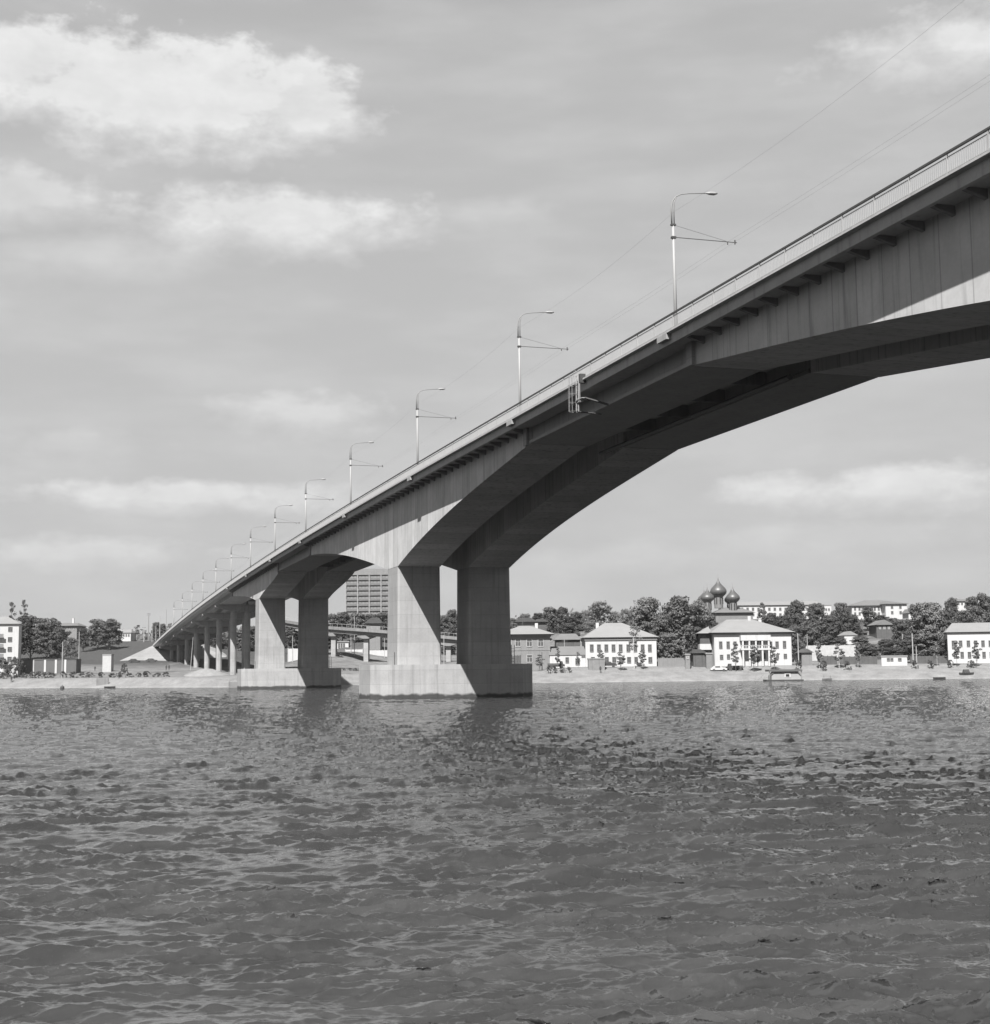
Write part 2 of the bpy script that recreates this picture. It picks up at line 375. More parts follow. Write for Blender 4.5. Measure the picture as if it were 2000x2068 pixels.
def river():
    t1 = ocean_tile(41.0, 1024, 1.1, 0.047, R(76), 3, spread=6, short=0.09)
    t2 = ocean_tile(67.0, 1024, 4.2, 0.042, R(98), 5, spread=7, short=0.3)
    t3 = ocean_tile(13.0, 512, 0.4, 0.0050, R(66), 9, spread=5.0, short=0.05)
    dyp = np.concatenate([np.arange(2600, 800, -22.0), np.arange(800, 60, -1.0), np.arange(60, 6, -0.5), [5, 4, 3, 2.4]])
    r = HC * F / dyp
    fine = np.linspace(-21.5, 21.5, 1330)
    ang = np.concatenate([np.arange(-180, -40, 6.0), np.arange(-40, -21.6, 0.5), fine, np.arange(22, 40, 0.5), np.arange(40, 180, 6.0), [180.0]])
    a = np.radians(ang + TH)
    RR, AA = np.meshgrid(r, a, indexing='ij')
    X = RR * np.sin(AA); Y = RR * np.cos(AA)
    def samp(T, L, X, Y):
        N = T[0].shape[0]; gx = (X / L * N) % N; gy = (Y / L * N) % N
        i = np.floor(gx).astype(int); j = np.floor(gy).astype(int); fx = gx - i; fy = gy - j
        i0 = i % N; j0 = j % N; i1 = (i + 1) % N; j1 = (j + 1) % N
        return [g[j0, i0] * (1 - fx) * (1 - fy) + g[j0, i1] * fx * (1 - fy) + g[j1, i0] * (1 - fx) * fy + g[j1, i1] * fx * fy for g in T]
    c, s = math.cos(0.4), math.sin(0.4)
    h1 = samp(t1, 41.0, X, Y); h2 = samp(t2, 67.0, X * c - Y * s, X * s + Y * c); h3 = samp(t3, 13.0, X * c + Y * s, -X * s + Y * c)
    f1 = 1 / (1 + (RR / 110) ** 2); f2 = 1 / (1 + (RR / 200) ** 2); f3 = 1 / (1 + (RR / 30) ** 3)
    gust = 0.75 + 0.5 * (0.5 + 0.5 * np.sin(X * .11 + 1.3 * np.sin(Y * .07)) * np.cos(Y * .09 + 1))
    # wavelets come in groups: sparse steep ones on a gentler surface
    t4 = ocean_tile(97.0, 512, 5.5, 1.0, R(70), 21, spread=1.5, short=1.2, fall=4.0)
    grp = np.clip(0.78 + 0.30 * samp(t4, 97.0, X, Y)[0], 0.4, 1.12) * gust
    h1 = [g * grp for g in h1]; h3 = [g * (0.4 + 0.6 * grp) for g in h3]
    Z = h1[0] * f1 + h2[0] * f2 + h3[0] * f3
    # wake of the boat: oblique ridges to the right, near
    U = X * UX.x + Y * UX.y; V = X * VX.x + Y * VX.y
    ph = (V * 0.93 + U * 0.36)
    env = np.exp(-((V - 27) / 14) ** 2) / (1 + np.exp(-(U - 1.5) / 1.6))
    Z += env * (0.055 * np.sin(ph * 2 * np.pi / 3.4 + 0.8 * np.sin(U * 0.55 + V * .2)) + 0.022 * np.sin((V * .8 - U * .5) * 2 * np.pi / 2.1 + .7 * np.sin(V)))
    X2 = X + .8 * (h1[1] * f1 + h3[1] * f3); Y2 = Y + .8 * (h1[2] * f1 + h3[2] * f3)
    lean = 0.38 * (h1[0] * f1 + 0.5 * h2[0] * f2)         # wind-driven crests lean towards the boat
    X2 -= VX.x * lean; Y2 -= VX.y * lean
    co = np.stack([X2, Y2, Z], -1).reshape(-1, 3).astype(np.float32)
    nr, na = RR.shape
    idx = np.arange(nr * na).reshape(nr, na)
    q = np.stack([idx[:-1, :-1], idx[1:, :-1], idx[1:, 1:], idx[:-1, 1:]], -1).reshape(-1, 4)
    me = bpy.data.meshes.new('water')
    me.vertices.add(len(co)); me.vertices.foreach_set('co', co.ravel())
    me.loops.add(q.size); me.loops.foreach_set('vertex_index', q.ravel().astype(np.int32))
    me.polygons.add(len(q)); me.polygons.foreach_set('loop_start', np.arange(0, q.size, 4, dtype=np.int32))
    me.polygons.foreach_set('use_smooth', np.ones(len(q), dtype=bool))
    me.update(calc_edges=True); me.validate()
    # make sure normals look up
    if me.polygons[0].normal.z < 0: me.flip_normals()
    o = bpy.data.objects.new('water', me); COL.objects.link(o); tag(o, kind='structure')
    M = bpy.data.materials.new('river_water'); M.use_nodes = True; me.materials.append(M)
    t = NT(M.node_tree); p = M.node_tree.nodes['Principled BSDF']
    p.inputs['Roughness'].default_value = 0.012; p.inputs['IOR'].default_value = 2.05
    g = t.n('ShaderNodeNewGeometry')
    def noise(sc, det=5, stretch=(1, 1, 1)):
        mp = t.n('ShaderNodeMapping'); t.l(g.outputs['Position'], mp.inputs[0]); mp.inputs['Scale'].default_value = stretch
        mp.inputs['Rotation'].default_value = (0, 0, R(TH))
        nn = t.n('ShaderNodeTexNoise'); t.l(mp.outputs[0], nn.inputs['Vector'])
        nn.inputs['Scale'].default_value = sc; nn.inputs['Detail'].default_value = det; nn.inputs['Roughness'].default_value = 0.6; return nn.outputs[0]
    big = noise(0.035, 4, (1, 1.4, 1))
    body = t.math('MULTIPLY_ADD', t.math('SUBTRACT', big, 0.5), 0.015, WBODY)
    # foreground brightening painted into the water colour, fading in streaks with distance
    sp = t.n('ShaderNodeSeparateXYZ'); t.l(g.outputs['Position'], sp.inputs[0])
    dist = t.math('SQRT', t.math('ADD', t.math('MULTIPLY', sp.outputs[0], sp.outputs[0]), t.math('MULTIPLY', sp.outputs[1], sp.outputs[1])))
    st = noise(0.55, 7, (0.35, 1.5, 1))
    dm = t.math('ADD', dist, t.math('MULTIPLY', t.math('SUBTRACT', st, 0.5), 12.0))
    near_bright = t.math('MULTIPLY', t.ramp(dm, 62.0, 12.0), t.math('MULTIPLY_ADD', t.ramp(noise(0.9, 8, (0.22, 1.6, 1)), 0.42, 0.66), 0.6, 0.4))
    body = t.mix(near_bright, body, 0.048)
    t.l(body, p.inputs['Base Color'])
    p.inputs['Specular IOR Level'].default_value = 0.5
    hsum = t.math('ADD', t.math('MULTIPLY', noise(1.6, 7, (0.55, 1.5, 1)), 0.42), t.math('MULTIPLY', noise(5.0, 3, (0.6, 1.5, 1)), 0.06))
    bp = t.n('ShaderNodeBump'); bp.inputs['Strength'].default_value = 1.0; bp.inputs['Distance'].default_value = 1.0
    t.l(t.math('MULTIPLY', hsum, t.ramp(dist, 14, 200, 0.05, 1.6)), bp.inputs['Height']); t.l(bp.outputs[0], p.inputs['Normal'])
WBODY = 0.018
river()


# ------------------------------------------------------------------ the bridge
def zt(y):                                                # underside of the fascia
    return 24.6 if y < 130 else 24.6 - 5.0e-5 * (y - 130) ** 2
CANT1 = [(117.9, 23.33), (119.6, 23.1), (122.7, 22.7), (128.3, 22.15), (136.9, 21.4), (145.9, 20.25), (155.1, 18.8), (163.2, 17.1), (168.9, 16.1), (174.6, 16.1),
         (181.3, 17.15), (187.5, 18.15), (194.1, 19.1), (205, 20.45), (212.9, 21.2), (222, 21.95), (232, 22.5)]
CANT2 = [(266.4, 22.2), (268, 21.9), (271.3, 21.35), (281.9, 20.1), (288, 19.35), (293.3, 18.5), (299.4, 18.45), (308, 19.4), (316.7, 20.1), (326, 20.7), (340, 21.35)]
def smooth_arms(tab, y0, y1):
    """smooth haunch curves through the surveyed points of each arm, flat over the pier"""
    out = []
    for arm in ([p for p in tab if p[0] <= y0], [p for p in tab if p[0] >= y1]):
        ys = np.array([p[0] for p in arm]); zs = np.array([p[1] for p in arm])
        wt = np.ones(len(ys)); wt[0] = wt[-1] = 12
        c = np.polyfit(ys - ys.mean(), zs, 3, w=wt)
        for y in np.linspace(ys[0], ys[-1], 28): out.append((float(y), float(np.polyval(c, y - ys.mean()))))
    return out
CANT1 = smooth_arms(CANT1, 168.9, 174.6); CANT2 = smooth_arms(CANT2, 293.3, 299.4)
CANT0 = [(202.2 - y, z) for y, z in reversed(CANT1)]
CANT0 = [(y, z) for y, z in CANT0 if y > -20]
BR = thing('road_bridge', 'long concrete road bridge with haunched girders climbing from left bank to upper right', 'bridge', (47.25, 171.7, 0))
BO = -Vector((47.25, 171.7, 0))
def bb(mb, name, mats, parent=None, label=None):
    o = mb.build(name, mats, parent or BR)
    if parent is None or parent is BR: o.location = BO
    if label: o['label'] = label
    return o
X0, XE = 38.35, 56.15                                     # fascia planes
def stations(a, b, st=6.0, extra=()):
    n = max(1, int(round((b - a) / st))); s = [a + (b - a) * i / n for i in range(n + 1)] + list(extra)
    return sorted(set(round(x, 3) for x in s if a <= x <= b))
YEND = 601.0
def profile(y):
    z = zt(y)
    L_ = [(40.0, z + .22), (38.62, z + .22), (38.62, z), (X0, z), (X0, z + .66), (38.0, z + .68), (38.0, z + .80), (39.3, z + .80), (39.3, z + .62)]
    Rr = [(94.5 - x, zz) for x, zz in reversed(L_)]
    return [(x, y, zz) for x, zz in L_ + Rr]
dm = MB()
st = stations(-18, YEND, 6.0)
for a, b in zip(st, st[1:]): pass
dm.loft([profile(y) for y in st])
deck = bb(dm, 'deck_slab', mat('deck_concrete', .34, var=.2, scale=.8, streak=.2, fine=.1))
rd = MB()
rd.loft([[(39.4, y, zt(y) + .625), (39.4, y, zt(y) + .64), (55.1, y, zt(y) + .64), (55.1, y, zt(y) + .625)] for y in st])
bb(rd, 'roadway', ASPH)

def box_girder(tab, x0, x1):
    mb = MB(); ys = sorted(y for y, _ in tab); rings = []
    for y in ys: 
        zb = interp(y, tab); zz = zt(y) + .24
        rings.append([(x0, y, zb), (x0, y, zz), (x1, y, zz), (x1, y, zb)])
    mb.loft(rings); return mb
for tab in (CANT0, CANT1, CANT2):
    for (a, b, side) in ((40.0, 45.4, 0), (49.1, 54.5, 1)):
        mb = box_girder(tab, a, b)
        g = bb(mb, 'box_girder', CONCJ)
        # end ribs (stiffened girder ends) on the outer face
        for y in ([tab[0][0] + .0, tab[-1][0] - .9] if tab is not CANT0 else [tab[-1][0] - .9]):
            rb = MB(); zb = interp(y + .45, tab)
            if side == 0: rb.box(a - .28, a + .02, y, y + .9, zb - .05, zt(y) + .2)
            if side == 0: rb.build('end_rib', CONC, g)
def bracket():
    z = 0; f = lambda x: x - 40.0
    mb = MB(); ring = lambda yy: [(f(40.02), yy, z - .26), (f(40.02), yy, z + .23), (f(38.64), yy, z + .23), (f(38.64), yy, z + .14)]
    mb.loft([ring(-.14), ring(.14)]); return mb
b0 = None
for a, b in ((49, 84.4), (117.8, 232), (266.4, 340)):
    y = a + 1.2
    while y < b:
        if b0 is None: o = b0 = bracket().build('deck_bracket', CONCD, BR)
        else: o = b0.copy(); COL.objects.link(o)
        o.location = BO + Vector((40.0, y, zt(y))); y += 2.45
# drop-in spans: two closed beams with a projecting bottom flange for the river spans, five small I beams on the approaches
def dropin(a, b, za, zb, beams=None, hw=0.3):
    ys = stations(a, b, 8); zz = lambda y: za + (zb - za) * (y - a) / (b - a)
    if beams is None:
        for x0, x1 in ((39.95, 45.45), (49.05, 54.5)):
            mb = MB()
            mb.loft([[(x0, y, zz(y)), (x0, y, zz(y) + .26), (x0 + .3, y, zz(y) + .42), (x0 + .3, y, zt(y) + .23), (x1 - .3, y, zt(y) + .23), (x1 - .3, y, zz(y) + .42), (x1, y, zz(y) + .26), (x1, y, zz(y))] for y in ys])
            bb(mb, 'drop_in_beam', CONC)
        n = int((b - a) / 5.6); x0, x1 = 45.2, 49.3
    else:
        for x in beams:
            mb = MB()
            mb.loft([[(x - hw, y, zz(y)), (x - hw, y, zz(y) + .2), (x - .16, y, zz(y) + .34), (x - .16, y, zt(y) + .23), (x + .16, y, zt(y) + .23), (x + .16, y, zz(y) + .34), (x + hw, y, zz(y) + .2), (x + hw, y, zz(y))] for y in ys])
            bb(mb, 'approach_beam', CONC)
        n = 2; x0, x1 = beams[0] + .1, beams[-1] - .1
    for k in range(1, n):
        y = a + (b - a) * k / n
        mb = MB(); mb.box(x0, x1, y - .1, y + .1, zz(y) + .45, zt(y) + .21)
        bb(mb, 'cross_beam', CONCD)
dropin(84.5, 117.8, 23.35, 23.35); dropin(232.1, 266.3, 22.5, 22.3)
dropin(340.1, 368.6, 21.3, 20.75)
PIERS_A = [368.8, 402.2, 435.4, 470.0, 504.0, 538.0, 571.0]
for a, b in zip(PIERS_A, PIERS_A[1:] + [600.5]):
    dropin(a + .1, b - .1, zt(a) - 1.0, zt(b) - 1.0, beams=(40.4, 43.9, 47.25, 50.6, 54.1), hw=0.3)
# river piers: footing with two columns
def pier(yf, yb, ztop, zcol, xcols=((40.02, 45.38), (49.12, 54.48))):
    yc = (yf + yb) / 2; hy = (yb - yf) / 2
    mb = MB(); o = 3.5
    poly = [(36.4, yc - 3.2), (38.4, yf - o), (54.9, yf - o), (57.2, yc - 3.2), (57.2, yc + 3.2), (54.9, yb + o), (38.4, yb + o), (36.4, yc + 3.2)]
    mb.prism(poly, -3, ztop)
    ft = bb(mb, 'pier_footing', FOOT)
    # thin capping ledge
    for a, b in xcols:
        c = MB(); r = 0.22
        def oct_(x0, x1, y0, y1): return [(x0 + r, y0), (x1 - r, y0), (x1, y0 + r), (x1, y1 - r), (x1 - r, y1), (x0 + r, y1), (x0, y1 - r), (x0, y0 + r)]
        rings = []
        for z, e in ((ztop - .02, .12), (ztop + 6, .04), (zcol, 0.0)):
            rings.append([(x, y, z) for x, y in oct_(a - e, b + e, yf - e, yb + e)])
        c.loft(rings)
        c.build('pier_column', CONC, ft)
    lad = MB()
    for dx in (0, .4): lad.tube([(54.9 + dx, yf + 1, ztop), (54.9 + dx, yf + 1, ztop + 2.4)], .04, 4)
    lad.tube([(38.9, yf - 2.8, ztop), (38.9, yf - 2.8, ztop + 1.5)], .05, 4)
    for k in range(5): lad.tube([(54.9, yf + 1, ztop + .4 * k + .3), (55.3, yf + 1, ztop + .4 * k + .3)], .03, 4)
    lad.build('access_ladder', STEELD, ft)
    return ft
pier(27.6, 33.3, 4.0, 16.1); pier(168.9, 174.6, 4.0, 16.12); pier(293.3, 299.4, 4.0, 18.5)
# approach bents
for i, y in enumerate(PIERS_A):
    top = zt(y) - 1.02
    mb = MB()
    prof = [(38.9, top), (38.9, top - .55), (43.0, top - 1.75), (51.5, top - 1.75), (55.6, top - .55), (55.6, top)]
    mb.loft([[(x, y - .75, z) for x, z in prof], [(x, y + .75, z) for x, z in prof]])
    ch = bb(mb, 'pier_crosshead', CONC)
    for x in (43.7, 47.25, 50.8):
        c = MB(); u, v = uv((x, y)); zb = hgt(u, v) - 1.5
        c.lathe([(.80, zb), (.80, top - 1.3)], 10, (x, y, 0))
        c.build('column', CONC, ch, smooth=False)
# abutment
ab = MB(); ab.box(38.7, 55.8, 599, 606, 3, zt(600) + .2)
bb(ab, 'abutment', CONCD)
# railings
def railing(x):
    mb = MB()
    ys = stations(-18, YEND, 8)
    mb.m = 0
    def bar(z0, z1, hx): mb.loft([[(x - hx, y, zt(y) + z0), (x - hx, y, zt(y) + z1), (x + hx, y, zt(y) + z1), (x + hx, y, zt(y) + z0)] for y in ys])
    bar(1.84, 1.94, .06)
    bar(1.66, 1.69, .02)
    mb.m = 1
    bar(.95, .99, .025)
    y = -17.9
    while y < YEND:
        z = zt(y)
        mb.box(x - .016, x + .016, y - .016, y + .016, z + .98, z + 1.665)
        y += .16
    y = -16
    while y < YEND:
        z = zt(y); mb.box(x - .035, x + .035, y - .035, y + .035, z + .79, z + 1.85); y += 3.0
    return bb(mb, 'railing', [STEELD, RAILW])
railing(38.25); railing(56.25)
LAMPY = [47.3, 84.3, 117.5, 155.0, 193.5, 231.0, 265.4, 300.6, 335.3, 368.8, 402.2, 435.4, 470.0, 504.0]
for y in LAMPY[:9]:
    z = zt(y); mb = MB()
    mb.box(37.97, 38.66, y - .75, y + .75, z + .28, z + .66)
    bb(mb, 'lamp_bracket', CONC)
pipe = MB()                                                    # service pipe under the drop-in span
pipe.tube([(47.3, 119, 22.9), (47.3, 84, 22.9)], .22, 8); bb(pipe, 'service_pipe', STEELD)

# ---- lamp posts (things of their own on the bridge)
ORD = ['', 'first', 'second', 'third', 'fourth', 'fifth', 'sixth', 'seventh', 'eighth', 'ninth', 'tenth', 'eleventh', 'twelfth', 'thirteenth', 'fourteenth', 'fifteenth', 'sixteenth', 'seventeenth', 'eighteenth', 'nineteenth', 'twentieth']
def make_lamp():
    t = thing('street_lamp', 'x', 'street lamp')
    p = MB(); p.tube([(0, 0, 0), (-.01, 0, 4), (-.03, 0, 7.9)], [.125, .11, .085], 8); p.build('pole', STEELW, t, True)
    b = MB(); b.tube([(-.12, 0, 7.8), (-.12, 0, 9.0), (-.03, 0, 9.5), (.22, 0, 9.85), (.6, 0, 10.05), (1.2, 0, 10.17), (2.5, 0, 10.3)], [.055, .05, .045, .04, .035, .035, .035], 6)
    b.tube([(.06, 0, 7.8), (.06, 0, 9.0), (.1, 0, 9.45), (.24, 0, 9.8)], .04, 6)
    b.build('bracket_arm', STEELG, t, True)
    c = MB(); c.box(-.19, .16, -.1, .1, 7.78, 7.9); c.build('clamp', STEELD, t)
    c = MB(); c.box(-.17, .14, -.12, .12, 6.88, 7.02); c.build('clamp', STEELD, t)
    h = MB(); h.loft([[(2.45, .05 * math.cos(a), 10.32 + .04 * math.sin(a)) for a in np.linspace(0, 2 * math.pi, 8, endpoint=False)],
                      [(2.75, .17 * math.cos(a), 10.33 + .11 * math.sin(a)) for a in np.linspace(0, 2 * math.pi, 8, endpoint=False)],
                      [(3.1, .19 * math.cos(a), 10.33 + .11 * math.sin(a)) for a in np.linspace(0, 2 * math.pi, 8, endpoint=False)],
                      [(3.32, .08 * math.cos(a), 10.36 + .05 * math.sin(a)) for a in np.linspace(0, 2 * math.pi, 8, endpoint=False)]])
    h.build('lantern', STEELW, t, True)
    a = MB(); a.tube([(.05, 0, 6.97), (4.7, 0, 6.98)], .026, 6)
    a.tube([(4.55, 0, 6.85), (4.55, 0, 7.15)], .05, 5); a.tube([(4.0, 0, 6.78), (4.0, 0, 7.0)], .04, 5)
    a.build('crossarm', STEELD, t)
    s = MB(); s.tube([(.06, 0, 7.83), (3.9, 0, 7.02)], .012, 4); s.build('stay_wire', STEELD, t)
    return t
lamp0 = make_lamp()
for i, y in enumerate(LAMPY):
    o = lamp0 if i == 0 else dup(lamp0)
    o.location = (39.05, y, zt(y) + .78 - (0.15 if y < 130 else 0)); o.scale = (1, 1, .985 if y < 130 else 1)
    o['group'] = 'street lamps along the near edge of the bridge'
    if i == 0: o['label'] = 'white street lamp nearest of all on the bridge, past the right edge'
    elif i == 1: o['label'] = 'tallest looking white street lamp on the bridge, first from the right'
    else: o['label'] = 'white street lamp with crossarm on the bridge railing, %s from the right' % ORD[i]
    o['category'] = 'street lamp'
def wire(name, label, X, dz, sag, lo, hi_):
    mb = MB(); pts = []
    ys = LAMPY
    for a, b in zip(ys[lo:hi_], ys[lo + 1:hi_ + 1]):
        for k in range(8):
            f = k / 8; y = a + (b - a) * f
            pts.append((X, y, zt(a) * (1 - f) + zt(b) * f + dz - 4 * sag * f * (1 - f)))
    pts.append((X, ys[hi_], zt(ys[hi_]) + dz))
    mb.tube(pts, .005, 4)
    o = mb.build(name, STEELG); tag(o, label, 'overhead wire', 'overhead wires of the bridge'); return o
wire('overhead_wire', 'thin sagging wire tied to the curved tops of the bridge lamps', 39.15, 9.3, .55, 0, 9)
wire('overhead_wire', 'thin wire hung from the tips of the lamp crossarms above the roadway', 43.6, 7.55, .10, 0, 9)
wire('overhead_wire', 'thin wire hung just inside the tips of the lamp crossarms', 43.05, 7.5, .10, 0, 9)

# ---- inspection ladder and cage hanging on the drop-in span
def inspection():
    y = 99.6; z0 = zt(y)
    t = thing('inspection_ladder', 'caged steel inspection ladder with small platform hanging on the side of the bridge', 'ladder', (37.75, y, z0 - 1.75))
    s = MB(); 
    for dy in (-.21, .21): s.tube([(0, dy, 0), (0, dy, 3.1 + .0)], .035, 5)
    s.build('stile', RAILW, t)
    r_ = MB()
    for k in range(10): r_.tube([(0, -.21, .15 + .3 * k), (0, .21, .15 + .3 * k)], .018, 4)
    r_.build('rung', RAILW, t)
    c = MB()
    for k in range(5):
        zz = .1 + .68 * k
        c.tube([(-.55 * math.sin(a) , .5 + .0 + .35 * -math.cos(a) * 1 , zz) for a in np.linspace(0, math.pi, 9)], .014, 4)
    for a in np.linspace(.2, math.pi - .2, 6): c.tube([(-.55 * math.sin(a), .5 - .35 * math.cos(a), .1), (-.55 * math.sin(a), .5 - .35 * math.cos(a), 2.85)], .012, 4)
    c.tube([(0, -.2, 3.1), (-.1, .3, 3.3), (0, .9, 3.25), (.1, .95, 2.7)], .016, 4)
    c.build('safety_cage', STEELG, t)
    p = MB(); p.box(-.1, .35, -1.15, .2, .88, .93); p.box(-.1, .2, -.75, -.15, .68, .72)
    for yy in (-.35, -.62): p.tube([(-.05, yy, .75), (-.05, yy, 2.1)], .03, 5)
    p.build('platform', RAILW, t)
    b = MB(); b.tube([(.15, -1.1, .9), (1.9, -1.6, .35)], .09, 5); b.box(.05, .5, -.5, -.1, 2.2, 2.9); b.tube([(0, -.1, 0), (1.9, -.1, -.1)], .06, 5)
    b.build('support', STEELD, t)
inspection()


# ------------------------------------------------------------------ vegetation
def leafy(seed, kind):
    """crown of many small leaf clumps in an uneven envelope (unit height 1, base at 0), returns crown MB and trunk MB"""
    rng = random.Random(seed)
    nc, nl, ls = {'round': (95, 105, .021), 'tall': (80, 95, .020), 'loose': (62, 85, .018), 'cone': (60, 85, .018), 'sapling': (26, 46, .030), 'bush': (34, 64, .042), 'thin': (18, 40, .022)}[kind]
    cr = MB(); tr = MB()
    base = {'round': .16, 'tall': .2, 'loose': .3, 'cone': .08, 'sapling': .3, 'bush': .02, 'thin': .45}[kind]
    centers = []
    lobes = [(rng.uniform(0, 6.28), rng.uniform(.2, .8), rng.uniform(.75, 1.2)) for _ in range(6)]
    for i in range(nc):
        for _ in range(30):
            h = rng.random() ** .85; a = rng.uniform(0, 2 * math.pi)
            if kind == 'cone': w_ = (1 - h) ** .8 * .30 + .02
            elif kind == 'bush': w_ = .58 * math.sqrt(max(0, 1 - h ** 2))
            elif kind == 'tall': w_ = .27 * math.sin(math.pi * min(1, h * .84 + .12)) ** .45
            elif kind in ('sapling', 'thin'): w_ = .2 * math.sin(math.pi * (h * .9 + .08)) ** .7
            else: w_ = .40 * math.sin(math.pi * min(1, h * .74 + .2)) ** .4
            for la, lh, lr in lobes:
                dd = abs((a - la + math.pi) % (2 * math.pi) - math.pi)
                if dd < .8 and abs(h - lh) < .22: w_ *= lr
            r_ = w_ * (rng.random() ** .4)
            if rng.random() < .9: break
        centers.append((r_ * math.cos(a), r_ * math.sin(a), base + h * (0.97 - base)))
    for (x, y, z) in centers:
        cr_ = rng.uniform(.05, .105) * (1.5 if kind == 'bush' else 1) * (.75 if kind in ('cone', 'sapling', 'thin') else 1)
        wx = {'round': 1.7, 'tall': 1.25, 'loose': 1.6, 'bush': 1.0}.get(kind, 1.2)
        for _ in range(nl):
            d = Vector((rng.gauss(0, 1), rng.gauss(0, 1), rng.gauss(0, .75))).normalized() * cr_ * (rng.random() ** .35)
            c = Vector((x, y, z)) + Vector((d.x * wx, d.y * wx, d.z * .8))
            n = (d.normalized() + Vector((rng.gauss(0, .6), rng.gauss(0, .6), rng.gauss(.3, .6)))).normalized()
            a = n.orthogonal().normalized(); b = n.cross(a); s = ls * rng.uniform(.5, 1.2); th = rng.uniform(0, 6.3)
            a, b = a * math.cos(th) + b * math.sin(th), b * math.cos(th) - a * math.sin(th)
            a = Vector((a.x * wx, a.y * wx, a.z)); b = Vector((b.x * wx, b.y * wx, b.z)); cr.add([c - a * s, c + b * s * .6, c + a * s, c - b * s * .6], [(0, 1, 2, 3)])
    tw = {'bush': .02, 'sapling': .012, 'thin': .013}.get(kind, .022)
    topz = .8
    tr.tube([(0, 0, -.06), (.005, .004, .25), (-.008, .006, .5), (.004, 0, topz)], [tw, tw * .8, tw * .55, tw * .15], 6)
    for k in range(9 if kind != 'cone' else 4):
        x, y, z = rng.choice(centers); z0 = max(.05, z - .28 * rng.uniform(.6, 1.2))
        tr.tube([(0, 0, min(z0, topz)), (x * .5, y * .5, (z0 + z) / 2 - .01), (x, y, z)], [tw * .4, tw * .25, tw * .08], 4)
    return cr, tr
PROTO = {}
def proto(kind, var, leafmat, barkmat):
    k = (kind, var, leafmat.name, barkmat.name)
    if k not in PROTO:
        cr, tr = leafy(hash_(kind) + var * 7, kind)
        m1 = cr.build('crown', leafmat).data; m2 = tr.build('trunk', barkmat).data
        for o in [o for o in bpy.data.objects if o.data in (m1, m2)]: bpy.data.objects.remove(o)
        PROTO[k] = (m1, m2)
    return PROTO[k]
def hash_(s): return sum(ord(c) * (i + 3) for i, c in enumerate(s))
TR = random.Random(4)
def tree(x, yt, yb, hw, v, kind, label, cat='tree', group=None, name=None, leaf=None, bark=None, var=None, base=None):
    leaf = leaf or FOL; bark = bark or BARK
    u, vv, zb = at(x, yb, v); _, _, ztop = at(x, yt, v)
    g = hgt(u, v)
    zb = min(zb, g) if base is None else base                 # roots reach the ground
    if kind in ('bush', 'sapling', 'thin'): zb = g
    H = (ztop - zb) * (.95 if kind in ('round', 'loose', 'tall') else 1); wv = hw * v / F * 1.12
    wk = {'round': .44, 'tall': .30, 'loose': .44, 'cone': .30, 'sapling': .22, 'bush': .62, 'thin': .22}[kind]
    H = max(H, 0.5)
    c, tk = proto(kind, TR.randrange(3) if var is None else var, leaf, bark)
    nm = name or {'cone': 'conifer', 'bush': 'shrub', 'sapling': 'young_tree'}.get(kind, 'leafy_tree')
    t = thing(nm, label, cat, wp(u, v, zb), TR.uniform(0, 6.28), group)
    sx = wv / wk
    t.scale = (sx, sx, H)
    for nme, me in (('crown' if kind != 'bush' else 'foliage', c), ('trunk' if kind != 'bush' else 'stem', tk)):
        o = bpy.data.objects.new(nme, me); COL.objects.link(o); o.parent = t
    return t


